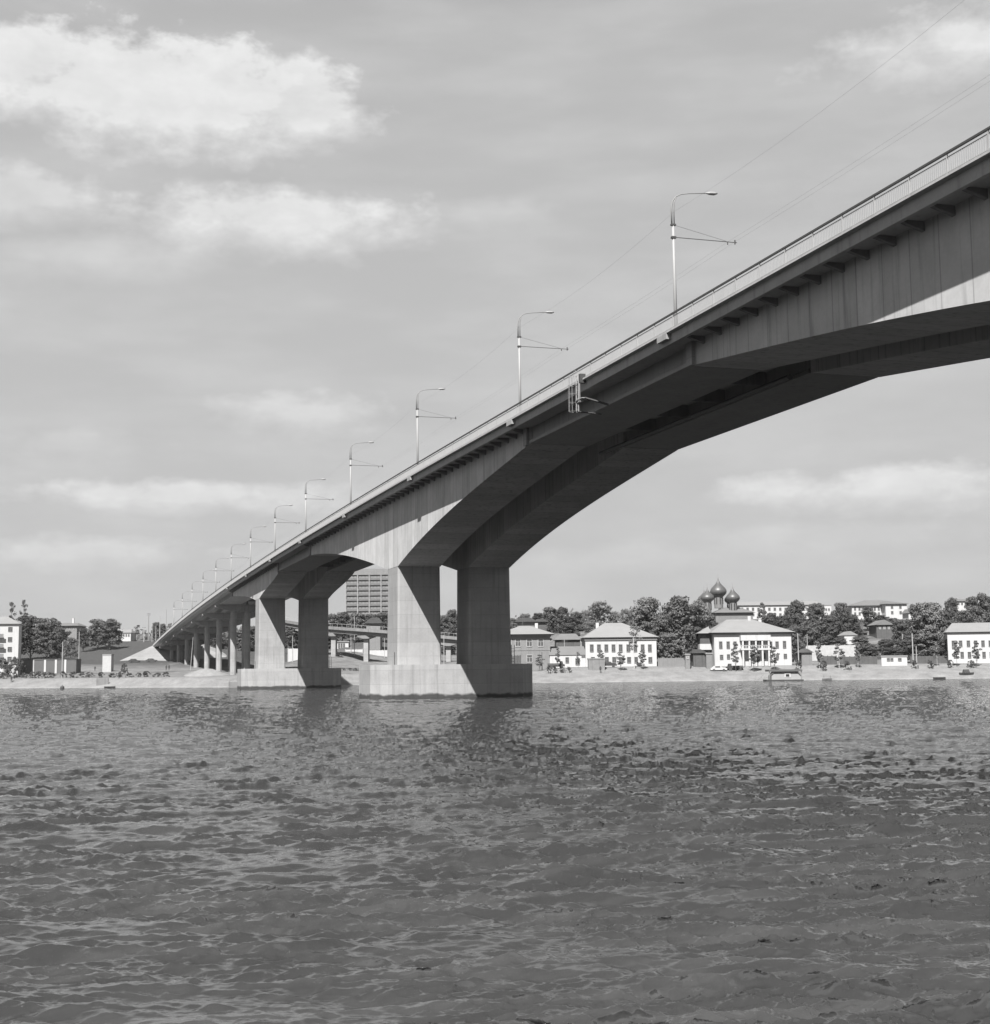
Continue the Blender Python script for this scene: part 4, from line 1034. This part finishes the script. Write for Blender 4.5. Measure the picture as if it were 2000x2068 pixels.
def launch():
    t = boat('motor_launch', 'small launch with a cabin pulled up on the bank at far right', 1953, 1363, 352, 3.6, 1.6, .5, RUST, hgt(at(1953, 1363, 352)[0], 352))
    c = MB(); c.loft([[(-.9, -.6, .5), (.7, -.6, .5), (.7, .6, .5), (-.9, .6, .5)], [(-.7, -.5, 1.3), (.4, -.5, 1.3), (.4, .5, 1.3), (-.7, .5, 1.3)]]); c.build('cabin', STEELD, t)
launch()
def skiff():
    t = boat('skiff', 'tiny pale skiff with two poles at the waterline right of the pontoon', 1671, 1369, 350, 2.4, 1.0, .3, PLASTER, 0.05)
    c = MB(); c.box(-.9, .9, -.4, .4, .95, 1.0)
    for x in (-.8, .8): c.tube([(x, 0, .2), (x, 0, 1.0)], .05, 4)
    c.build('awning', STEELG, t)
skiff()
def pontoon():
    v = 346; u0 = at(1550, 1373, v)[0]; u1 = at(1617, 1373, v)[0]; L = (u1 - u0) / 2; top = at(1583, 1352, v)[2]
    t = thing('landing_pontoon', 'white landing pontoon with dark flat roof and one square window at the right bank', 'pontoon', wp((u0 + u1) / 2, v - 2, 0), A)
    h = MB(); h.box(-L - .6, L + .3, -.4, 4.4, -.5, .25); h.build('hull', RUST, t)
    w_ = MB(); w_.loft([[(-L + .7, 0, .25), (L - .1, 0, .25), (L - .1, 4, .25), (-L + .7, 4, .25)], [(-L + .7, 0, 1.2), (L - .1, 0, 1.2), (L - .1, 4, 1.2), (-L + .7, 4, 1.2)], [(-L + 1.5, 0, top - .5), (L - .9, 0, top - .5), (L - .9, 4, top - .5), (-L + 1.5, 4, top - .5)]])
    w_.build('cabin', mat('pontoon_cabin', .27), t)
    r_ = MB(); r_.box(-L, L, -.5, 4.5, top - .5, top); r_.build('roof', mat('pontoon_roof', .09), t)
    p = MB(); p.box(-L + .1, -L + .3, -.3, -.1, .2, top - .5); p.box(L - .3, L - .1, -.3, -.1, .2, top - .5); p.tube([(-L + .2, -.2, 1.2), (-L + 1.4, -.2, top - .55)], .08, 4); p.tube([(L - .2, -.2, 1.2), (L - 1.2, -.2, top - .55)], .08, 4); p.build('post', STEELG, t)
    cu = at(1587.5, 1362, v)[0] - (u0 + u1) / 2
    f_ = MB(); f_.box(cu - .75, cu + .75, -.08, .02, .75, 1.75); fo = f_.build('window', WHITE, t)
    g_ = MB(); g_.box(cu - .42, cu + .42, -.12, -.02, .95, 1.55); g_.build('pane', DARK, fo)
    gp = MB(); gp.box(-L - 3.2, -L - .7, .5, 1.7, .3, .42)
    for k in range(4): gp.tube([(-L - 3.1 + k * .7, .5, .3), (-L - 3.1 + k * .7, .5, 1.1)], .03, 4)
    gp.tube([(-L - 2.6, .5, .1), (-L - 1.0, .5, 1.6)], .05, 4); gp.build('gangway', STEELG, t)
pontoon()


# ------------------------------------------------------------------ vehicles
def truck(name, label, x, yb, v, L, h, body, rz=0.0, cab='right', cat='truck'):
    u = at(x, yb, v)[0]; t = thing(name, label, cat, wp(u, v, hgt(u, v)), A + rz)
    s = 1 if cab == 'right' else -1
    c = MB(); cl_ = L * .28
    x1 = s * L / 2; x0 = x1 - s * cl_
    pts = [(x0, .55), (x1, .55), (x1, h * .55), (x1 - s * cl_ * .35, h * .62), (x1 - s * cl_ * .5, h), (x0, h)]
    c.loft([[(a, 0, b) for a, b in pts], [(a, 2.1, b) for a, b in pts]]); cb = c.build('cab', body, t)
    w_ = MB(); w_.box(min(x0 + s * .2, x0 + s * cl_ * .45), max(x0 + s * .2, x0 + s * cl_ * .45), -.02, .01, h * .65, h * .92); w_.build('window', GLASS, cb)
    b = MB(); xa, xb = sorted((-s * L / 2, x0 - s * .1)); b.box(xa, xb, 0, 2.2, .8, h * .72); b.box(xa, x0 if s > 0 else xb, .5, 1.7, .5, .8); b.build('cargo_bed', WOOD, t)
    for xx in (x1 - s * .9, -s * L * .28):
        for yy in (.1, 2.0):
            q = MB(); q.tube([(xx, yy - .15, .45), (xx, yy + .15, .45)], .45, 12); q.build('wheel', STEELD, t)
truck('flatbed_truck', 'dark flatbed truck parked before the grey plastered house', 1124, 1344, 366, 4.4, 1.9, CLOTH, cab='right')
truck('dump_truck', 'dark truck with tilted load parked before the white mansion', 1485, 1337, 362, 4.2, 1.8, CLOTH, cab='left')
def car(label, x, yb, v, m_, rz=0.0, L=4.2):
    u = at(x, yb, v)[0]; t = thing('parked_car', label, 'car', wp(u, v, hgt(u, v)), A + rz)
    b = MB(); pr = [(-L / 2, .35), (L / 2, .35), (L / 2, .8), (L * .25, .92), (L * .1, 1.42), (-L * .25, 1.42), (-L * .38, .95), (-L / 2, .85)]
    b.loft([[(x_, .05, z) for x_, z in pr], [(x_, 1.6, z) for x_, z in pr]]); bd = b.build('body', m_, t)
    w_ = MB(); w_.box(-L * .22, L * .08, .02, .06, .98, 1.32); w_.build('window', GLASS, bd)
    for xx in (-L * .3, L * .3):
        for yy in (.1, 1.5):
            q = MB(); q.tube([(xx, yy - .1, .32), (xx, yy + .1, .32)], .32, 10); q.build('wheel', STEELD, t)
car('small white car parked between the dark shed and the mansion', 1452, 1337, 361, WHITE)
car('dark car parked in front of the pale abutment slope', 270, 1333, 545, CLOTH)
car('second dark car at the abutment slope, nearer the bridge', 305, 1333, 545, STEELD)
car('dark car parked behind the rough grey booth', 1230, 1346, 364, CLOTH)


# ------------------------------------------------------------------ people: continuous skinned bodies
def person(label, x, v, h=1.7, pose=0, group=None, rz=0.0):
    u = at(x, 1345, v)[0]
    t = thing('person', label, 'person', wp(u, v, hgt(u, v)), A + rz, group)
    s = h / 1.75; st_ = .16 if pose else .06
    J = {'pel': (0, 0, .95), 'ch': (0, .01, 1.28), 'nk': (0, 0, 1.47), 'hd': (0, -.01, 1.60), 'tp': (0, 0, 1.72),
         'lh': (-.1, 0, .9), 'lk': (-.1, -st_ * .6, .5), 'la': (-.1, -st_, .08), 'lt': (-.1, -st_ - .13, .03),
         'rh': (.1, 0, .9), 'rk': (.1, st_ * .4, .5), 'ra': (.1, st_, .08), 'rt': (.1, st_ - .13, .03),
         'ls': (-.19, 0, 1.40), 'le': (-.25, .04, 1.12), 'lw': (-.24, -.06, .88), 'lf': (-.24, -.08, .78),
         'rs': (.19, 0, 1.40), 're': (.25, .04, 1.12), 'rw': (.24, -.06, .88), 'rf': (.24, -.08, .78)}
    Rr = {'pel': .15, 'ch': .16, 'nk': .065, 'hd': .10, 'tp': .07, 'lh': .10, 'lk': .065, 'la': .045, 'lt': .035, 'rh': .10, 'rk': .065, 'ra': .045, 'rt': .035,
          'ls': .065, 'le': .045, 'lw': .032, 'lf': .028, 'rs': .065, 're': .045, 'rw': .032, 'rf': .028}
    E_ = [('pel', 'ch'), ('ch', 'nk'), ('nk', 'hd'), ('hd', 'tp'), ('pel', 'lh'), ('lh', 'lk'), ('lk', 'la'), ('la', 'lt'), ('pel', 'rh'), ('rh', 'rk'), ('rk', 'ra'), ('ra', 'rt'),
          ('ch', 'ls'), ('ls', 'le'), ('le', 'lw'), ('lw', 'lf'), ('ch', 'rs'), ('rs', 're'), ('re', 'rw'), ('rw', 'rf')]
    ks = list(J); me = bpy.data.meshes.new('body'); me.from_pydata([tuple(c * s for c in J[k]) for k in ks], [(ks.index(a), ks.index(b)) for a, b in E_], [])
    me.materials.append(CLOTH); o = bpy.data.objects.new('body', me); COL.objects.link(o); o.parent = t
    md = o.modifiers.new('skin', 'SKIN'); me.skin_vertices.new() if not me.skin_vertices else None
    for i, k in enumerate(ks):
        me.skin_vertices[0].data[i].radius = (Rr[k] * s, Rr[k] * s); me.skin_vertices[0].data[i].use_root = (k == 'pel')
    sb = o.modifiers.new('sub', 'SUBSURF'); sb.levels = 1; sb.render_levels = 1
    hr = MB(); hr.lathe([(.02, 1.74 * s), (.09 * s, 1.70 * s), (.112 * s, 1.63 * s), (.10 * s, 1.58 * s)][::-1], 10, (0, .015, 0)); hr.build('hair', STEELD, t)
person('person in dark clothes walking below the bridge, left one of a pair', 336, 425, pose=1)
person('person in dark clothes walking below the bridge, right one of a pair', 341.5, 427, pose=1)
person('person in dark clothes beside the pale hut on the left bank', 192, 446, pose=0)
person('person in dark clothes standing before the rough grey booth', 1213, 357, pose=0)
person('person in dark clothes at the waterline below the left bank', 24, 348, pose=0)
person('person in dark clothes on the pale left bank beside a low boat', 241, 341, pose=1)


# ------------------------------------------------------------------ poles
def pole(label, x, yt, yb, v, m_, r=.13, arm=0, cat='utility pole', lean=0.0):
    u, _, zz = at(x, yb, v); z1 = at(x, yt, v)[2]; g = hgt(u, v)
    t = thing('utility_pole', label, cat, wp(u, v, g), A)
    q = MB(); q.tube([(0, 0, -.5), (lean, 0, z1 - g)], [r, r * .7], 6); q.build('shaft', m_, t)
    if arm:
        a = MB(); H_ = z1 - g
        for k in range(arm): a.box(-.9, .9, -.06, .06, H_ - .4 - k * .6, H_ - .28 - k * .6)
        a.build('crossarm', STEELD, t)
    return t
pole('tall thin white pole with a slanting brace on the left bank', 125.3, 1296, 1362, 372, STEELW, .16)
pole('grey pole behind the left trees', 159.5, 1276, 1316, 470, STEELW, .14)
pole('slim leaning white pole standing before the bridge columns', 384.5, 1287, 1352, 424, STEELW, .11, lean=.7)
pole('tall pole with lamp head at the far bridge end, first of the group', 290.5, 1266, 1297, 640, STEELW, .22, 1)
pole('lattice-like dark topped mast, highest at the far bridge end', 299.5, 1238, 1297, 650, STEELG, .30, 2)
pole('thin pole at the far bridge end, just right of the highest mast', 307, 1262, 1297, 640, STEELW, .15)
pole('thin pole at the far bridge end, second right of the highest mast', 314.5, 1264, 1296, 640, STEELW, .15)
pole('tall pale pole at the far bridge end above the railing', 322.5, 1243, 1291, 620, STEELW, .2)
pole('tall thin pole above the railing at the far bridge end, rightmost of the group', 335.5, 1231, 1285, 600, STEELG, .14)
pole('pale utility pole standing before the low white outbuilding', 1140.5, 1292, 1325, 380, STEELW, .13, 1)
pole('tall pale pole right of the white mansion corner', 1613.5, 1279, 1339, 368, STEELW, .17)
pole('shorter pale pole above the garage roof', 1631, 1281, 1303, 395, STEELW, .14)
pole('tall pale pole left of the big trees, beside the promenade kiosk', 1845, 1279, 1337, 368, STEELW, .19)
pole('slim pole up the slope behind the promenade kiosk', 1823.5, 1280, 1302, 400, STEELW, .15)
pole('short pole right beside the tall promenade pole', 1852, 1304, 1335, 370, STEELW, .14)
pole('dark tall pole left of the wooden cottage on the slope', 1742, 1248, 1278, 440, WOOD, .2)
pole('pale lamp pole seen between the columns of the left river pier', 591, 1284, 1312, 450, STEELW, .14)
pole('pale pole beneath the ramp viaduct, middle gap', 709, 1286, 1314, 452, STEELW, .14)
pole('pale pole beneath the ramp viaduct beside the big pier', 777, 1289, 1315, 452, STEELW, .12)
pole('pale pole standing on the ramp before the trees', 716, 1244, 1268, 445, STEELW, .12)
pole('pale pole seen between the two columns of the big pier', 897, 1282, 1337, 380, STEELW, .13)
pole('thin black mast on the roof of the grey plastered house slope', 1055.5, 1238, 1262, 440, WOOD, .1, 1)
pole('tripod-like dark pole before the grey plastered house', 1095, 1317, 1341, 364, WOOD, .12)


# ------------------------------------------------------------------ trees: x, top, base, half width, distance, kind, label
T = [
 (20, 1243, 1325, 24, 560, 'round', 'dark leafy tree rising directly behind the left edge apartment block'),
 (62, 1240, 1325, 30, 565, 'round', 'broad dark leafy tree just right of the left edge apartment block'),
 (95, 1243, 1325, 26, 560, 'round', 'dark leafy tree below the chimney building, right in the left mass'),
 (120, 1262, 1328, 20, 540, 'round', 'low dark tree at the right end of the left tree mass'),
 (142, 1284, 1334, 16, 500, 'loose', 'low loose tree beside the right end of the garage row'),
 (168, 1266, 1312, 11, 600, 'tall', 'narrow tree between chimney building and the round dense tree'),
 (198, 1248, 1305, 19, 610, 'round', 'left half of the dense round tree clump on the left bank'),
 (222, 1246, 1305, 21, 605, 'round', 'right half of the dense round tree clump on the left bank'),
 (48, 1210, 1262, 9, 640, 'thin', 'tall thin wispy tree sticking up above the left tree mass'),
 (23, 1215, 1262, 9, 640, 'thin', 'faint thin tree above the left edge apartment roof'),
 (278, 1262, 1296, 9, 660, 'thin', 'sparse small tree left of the far bridge-end poles'),
 (316, 1254, 1296, 9, 650, 'round', 'small dark tree among the poles at the far bridge end'),
 (329, 1258, 1292, 7, 645, 'round', 'smaller dark tree touching the railing at the far bridge end'),
 (404, 1282, 1330, 20, 610, 'round', 'dark tree seen between the approach columns, leftmost'),
 (440, 1278, 1330, 20, 600, 'round', 'dark tree seen between the approach columns, middle'),
 (476, 1268, 1330, 20, 600, 'round', 'dark tree seen behind the tallest approach column'),
 (503, 1262, 1330, 20, 590, 'round', 'dark tree just left of the left river pier'),
 (590, 1256, 1316, 20, 560, 'round', 'dark tree seen between the left river pier columns'),
 (628, 1246, 1300, 20, 560, 'round', 'dark tree behind the right column of the left river pier'),
 (668, 1238, 1298, 18, 560, 'round', 'leafy tree left of the tower block foot'),
 (692, 1232, 1298, 19, 570, 'round', 'leafy tree at the left corner of the tower block foot'),
 (722, 1236, 1298, 18, 560, 'round', 'leafy tree in front of the tower block foot, centre'),
 (750, 1238, 1298, 17, 580, 'round', 'leafy tree behind the dark hip-roofed cottage'),
 (776, 1234, 1298, 17, 560, 'round', 'leafy tree under the tower block touching the big pier'),
 (655, 1282, 1325, 22, 500, 'round', 'shaded tree beneath the ramp viaduct, left'),
 (730, 1286, 1325, 20, 510, 'round', 'shaded tree beneath the ramp viaduct, centre'),
 (765, 1284, 1325, 22, 510, 'round', 'shaded tree beneath the ramp viaduct, right'),
 (686, 1318, 1332, 9, 440, 'bush', 'round dark shrub below the glazed pavilion'),
 (896, 1240, 1285, 13, 500, 'round', 'leafy tree in the gap of the big pier, left'),
 (914, 1228, 1285, 12, 510, 'round', 'taller leafy tree in the gap of the big pier, right'),
 (907, 1296, 1325, 15, 470, 'round', 'dark low tree under the ramp within the big pier gap'),
 (1035, 1246, 1285, 12, 500, 'round', 'tree on the slope just right of the big pier'),
 (1062, 1238, 1285, 13, 510, 'round', 'low tree behind the broad-roofed slope cottage'),
 (1088, 1236, 1285, 13, 505, 'round', 'low tree behind the second slope cottage'),
 (1112, 1224, 1292, 16, 480, 'round', 'pointed leafy tree on the ridge, left of a taller twin'),
 (1136, 1223, 1292, 15, 480, 'tall', 'tall leafy tree on the ridge behind the shed'),
 (1150, 1256, 1300, 20, 440, 'round', 'leafy tree directly above the shed roof'),
 (1165, 1234, 1292, 15, 480, 'round', 'ridge tree between the tall pair and the chimney gap'),
 (1188, 1230, 1292, 14, 485, 'loose', 'loose ridge tree left of the wide crowned tree'),
 (1195, 1250, 1300, 15, 420, 'loose', 'loose tree with pale trunks behind the left slope of the white hip roof'),
 (1213, 1211, 1290, 25, 475, 'loose', 'wide crowned tree highest on the ridge above the nine-window house'),
 (1243, 1232, 1290, 14, 480, 'loose', 'small tree right of the wide crowned ridge tree'),
 (1266, 1228, 1290, 15, 470, 'loose', 'light tree above the right slope of the nine-window house roof'),
 (1290, 1240, 1300, 16, 430, 'round', 'tree tucked behind the right hip of the nine-window house'),
 (1311, 1201, 1343, 31, 392, 'round', 'big dense tree just right of the nine-window house'),
 (1340, 1236, 1343, 26, 385, 'round', 'lower dense tree filling the gap between two big trees'),
 (1376, 1195, 1343, 37, 390, 'round', 'largest dense tree, left of the onion domes'),
 (1412, 1204, 1343, 25, 395, 'round', 'big dense tree touching the left onion dome'),
 (1400, 1262, 1343, 24, 378, 'round', 'dense lower tree behind the dark open shed'),
 (1356, 1276, 1343, 22, 378, 'round', 'dense lower tree above the grey fence'),
 (1436, 1238, 1320, 17, 400, 'round', 'tree behind the left gallery of the mansion'),
 (1541, 1216, 1270, 13, 450, 'cone', 'pointed conifer right of the mansion chimney'),
 (1560, 1234, 1285, 17, 440, 'round', 'tree right of the pointed conifer'),
 (1586, 1240, 1300, 17, 430, 'round', 'tree behind the right roof slope of the mansion'),
 (1597, 1222, 1305, 13, 440, 'tall', 'tree just left of the tallest tree right of the mansion'),
 (1614, 1208, 1310, 17, 435, 'tall', 'tallest tree right of the mansion'),
 (1604, 1262, 1335, 19, 400, 'round', 'dark tree at the right corner of the mansion'),
 (1637, 1250, 1335, 24, 405, 'round', 'leafy tree above the garage'),
 (1652, 1213, 1300, 19, 440, 'round', 'leafy tree in front of the hilltop building end wing'),
 (1680, 1238, 1300, 15, 440, 'round', 'leafy tree below the hilltop end wing'),
 (1700, 1213, 1300, 17, 445, 'tall', 'tall tree between hilltop wing and apartment block'),
 (1722, 1238, 1285, 14, 450, 'round', 'tree at the left end of the apartment block side wing'),
 (1753, 1223, 1268, 14, 470, 'tall', 'dark tree standing in front of the apartment block side wing'),
 (1780, 1240, 1275, 16, 470, 'round', 'low tree beneath the apartment block side wing'),
 (1805, 1246, 1280, 16, 460, 'round', 'low tree beneath the apartment block end wall'),
 (1735, 1262, 1300, 12, 432, 'cone', 'dark narrow conifer between two slope cottages'),
 (1672, 1283, 1308, 17, 415, 'round', 'bushy tree above the garden wall, left'),
 (1696, 1286, 1308, 15, 415, 'round', 'bushy tree above the garden wall beneath the white gabled cottage'),
 (1738, 1282, 1308, 17, 415, 'round', 'bushy tree above the right end of the garden wall'),
 (1756, 1298, 1337, 19, 380, 'round', 'round tree behind the fence left of the kiosk'),
 (1790, 1288, 1320, 18, 402, 'round', 'bushy tree on the slope above the promenade kiosk'),
 (1805, 1306, 1330, 22, 380, 'round', 'low bushy tree right behind the promenade kiosk'),
 (1828, 1246, 1330, 22, 410, 'round', 'leafy tree left of the big right tree group'),
 (1858, 1214, 1337, 24, 400, 'round', 'big leafy tree above the tall promenade pole'),
 (1884, 1209, 1337, 27, 395, 'round', 'biggest leafy tree right of the promenade pole'),
 (1908, 1232, 1337, 24, 402, 'round', 'leafy tree left behind the right edge house'),
 (1876, 1276, 1337, 28, 378, 'round', 'dense low tree over the fence, left of the right edge house'),
 (1842, 1282, 1337, 20, 380, 'round', 'dense low tree behind the tall promenade pole'),
 (1908, 1290, 1337, 16, 376, 'round', 'dense low tree against the corner of the right edge house'),
 (1924, 1203, 1280, 13, 440, 'tall', 'narrow dark tree left of the upper right building'),
 (1946, 1230, 1275, 18, 430, 'round', 'tree above the roof of the right edge house'),
 (1978, 1195, 1275, 23, 425, 'round', 'big crown above the right edge house roof, left one'),
 (1998, 1198, 1275, 20, 430, 'round', 'big crown cut by the right edge of the picture'),
 (1963, 1205, 1275, 12, 440, 'round', 'small crown left of the big crowns above the right edge house'),
]
for r_ in T: tree(*r_[:6], r_[6], leaf=(FOLL if r_[5] == 'loose' or r_[4] < 400 and TR.random() < .35 else FOL))
SAP = [
 (1213, 1312, 1345, 7, 362, 'young tree before the second window bay of the nine-window house'),
 (1254, 1316, 1346, 9, 360, 'young tree before the middle of the nine-window house'),
 (1299, 1312, 1344, 8, 362, 'young tree before the right bays of the nine-window house'),
 (1127, 1308, 1342, 6, 364, 'young tree by the low white outbuilding'),
 (1090, 1322, 1343, 9, 362, 'round-headed young tree before the grey plastered house'),
 (1168, 1316, 1344, 5, 364, 'thin young tree at the outbuilding door'),
 (1486, 1298, 1339, 9, 361, 'young tree before the left half of the mansion'),
 (1523, 1306, 1340, 12, 360, 'broad young tree before the mansion balcony'),
 (1564, 1306, 1340, 10, 361, 'young tree before the right half of the mansion'),
 (1655, 1296, 1338, 9, 362, 'young birch right of the garage'),
 (1695, 1300, 1338, 10, 362, 'young birch between the two dark fences'),
 (1733, 1296, 1338, 8, 362, 'young birch left of the round fence tree'),
 (1893, 1300, 1336, 6, 362, 'slim birch before the dense trees right of the kiosk'),
 (1933, 1294, 1334, 8, 361, 'young tree before the left bay of the right edge house'),
 (1973, 1296, 1334, 9, 361, 'young tree before the middle of the right edge house'),
 (1384, 1285, 1341, 8, 364, 'slim pale-trunked birch before the largest tree'),
]
for x, yt, yb, hw, v, lab in SAP:
    tree(x, yt, yb, hw, v, 'sapling', lab, leaf=FOLL, bark=BIRCH if 'birch' in lab else BARK)
tree(1281, 1262, 1344, 14, 362, 'thin', 'tall leaning thin birch before the right half of the nine-window house', leaf=FOLL, bark=BIRCH)
# shrubs
SH = [(8, 1330, 1358, 22, 385, 'big dark shrub at the left edge of the bank'), (28, 1328, 1358, 16, 383, 'dark shrub second from left edge, below the apartment block'),
      (44, 1336, 1358, 10, 382, 'dark shrub at the right end of the left edge clump'),
      (251, 1340, 1354, 8, 400, 'lone round shrub in the middle of the left bank')]
for x, yt, yb, hw, v, lab in SH: tree(x, yt, yb, hw, v, 'bush', lab, 'shrub')
rs = random.Random(8)
xs = [6, 30, 50, 66, 78, 90, 102, 128, 148, 166, 181, 204, 226, 240, 262, 280, 296, 318, 336]
for i, x in enumerate(xs):
    tree(x, 1357 + rs.uniform(-2, 2), 1365, rs.uniform(7, 11), rs.uniform(356, 372), 'bush', 'low shrub in the row along the top of the left bank wall, %s from left' % ORD[i + 1], 'shrub', group='low shrubs along the left bank')
for i, x in enumerate([1108, 1120, 1136, 1150]):
    tree(x, 1346, 1353, 6, 357, 'bush', 'small scrub patch on the bank below the outbuilding, %s from left' % ORD[i + 1], 'shrub', group='scrub below the outbuilding')
for i, x in enumerate([694, 706, 718, 730]):
    tree(x, 1349, 1356, 6, 372, 'bush', 'small scrub patch on the bank between the river piers, %s from left' % ORD[i + 1], 'shrub', group='scrub between the river piers')
for i, x in enumerate([1612, 1664, 1712, 1848, 1880, 1920, 1962]):
    tree(x, 1333 + rs.uniform(-1, 1), 1340, rs.uniform(7, 10), 360, 'bush', 'low shrub along the promenade edge right of the mansion, %s from left' % ORD[i + 1], 'shrub', group='low shrubs along the promenade')
# rubble heap beside the left pier
def heap():
    r_ = random.Random(5); mb = MB(); u0, v0, _ = at(418, 1362, 345)
    n = 14; rings = []
    for k, (q, z) in enumerate(((1, 0), (.8, .5), (.5, 1.3), (.2, 1.9), (.02, 2.0))):
        rings.append([(q * 6.5 * math.cos(a) * r_.uniform(.85, 1.1), q * 4.5 * math.sin(a) * r_.uniform(.85, 1.1), z + r_.uniform(-.1, .1)) for a in np.linspace(0, 2 * math.pi, n, endpoint=False)])
    mb.loft(rings); o = mb.build('gravel_heap', mat('gravel', .19, var=.3, scale=1.0, fine=.3), None, True); o.location = wp(u0, v0, hgt(u0, v0) - .1)
    tag(o, 'pale gravel heap on the bank below the approach columns', 'heap')
heap()
# distant wooded skyline beyond the town
def farwood():
    r_ = random.Random(3); mb = MB()
    for k in range(9000):
        u = r_.uniform(-330, 420); v = r_.uniform(700, 900); z = hgt(u, v) + r_.uniform(0, 1) * (7 + 3 * math.sin(u * .07) + 2 * math.sin(u * .19))
        c = wp(u, v, z); n = Vector((r_.gauss(0, 1), r_.gauss(-1, 1), r_.gauss(.3, 1))).normalized(); a = n.orthogonal().normalized() * r_.uniform(.8, 1.9); b = n.cross(a)
        mb.add([c - a, c + b * .6, c + a, c - b * .6], [(0, 1, 2, 3)])
    o = mb.build('distant_wood', FOL); tag(o, 'distant wood along the hilltop behind the town', 'wood', kind='stuff')
farwood()

HAZE = 0.00005
if HAZE:
    mb = MB(); mb.box(-3500, 3500, -200, 6500, -4, 75); o = mb.build('haze', None); o.data.materials.clear()
    M = bpy.data.materials.new('haze'); M.use_nodes = True; M.node_tree.nodes.clear(); t = NT(M.node_tree)
    vo = t.n('ShaderNodeVolumePrincipled'); ou = t.n('ShaderNodeOutputMaterial'); t.l(vo.outputs[0], ou.inputs['Volume'])
    vo.inputs['Color'].default_value = (.9, .9, .9, 1); vo.inputs['Density'].default_value = HAZE
    o.data.materials.append(M); tag(o, kind='stuff')
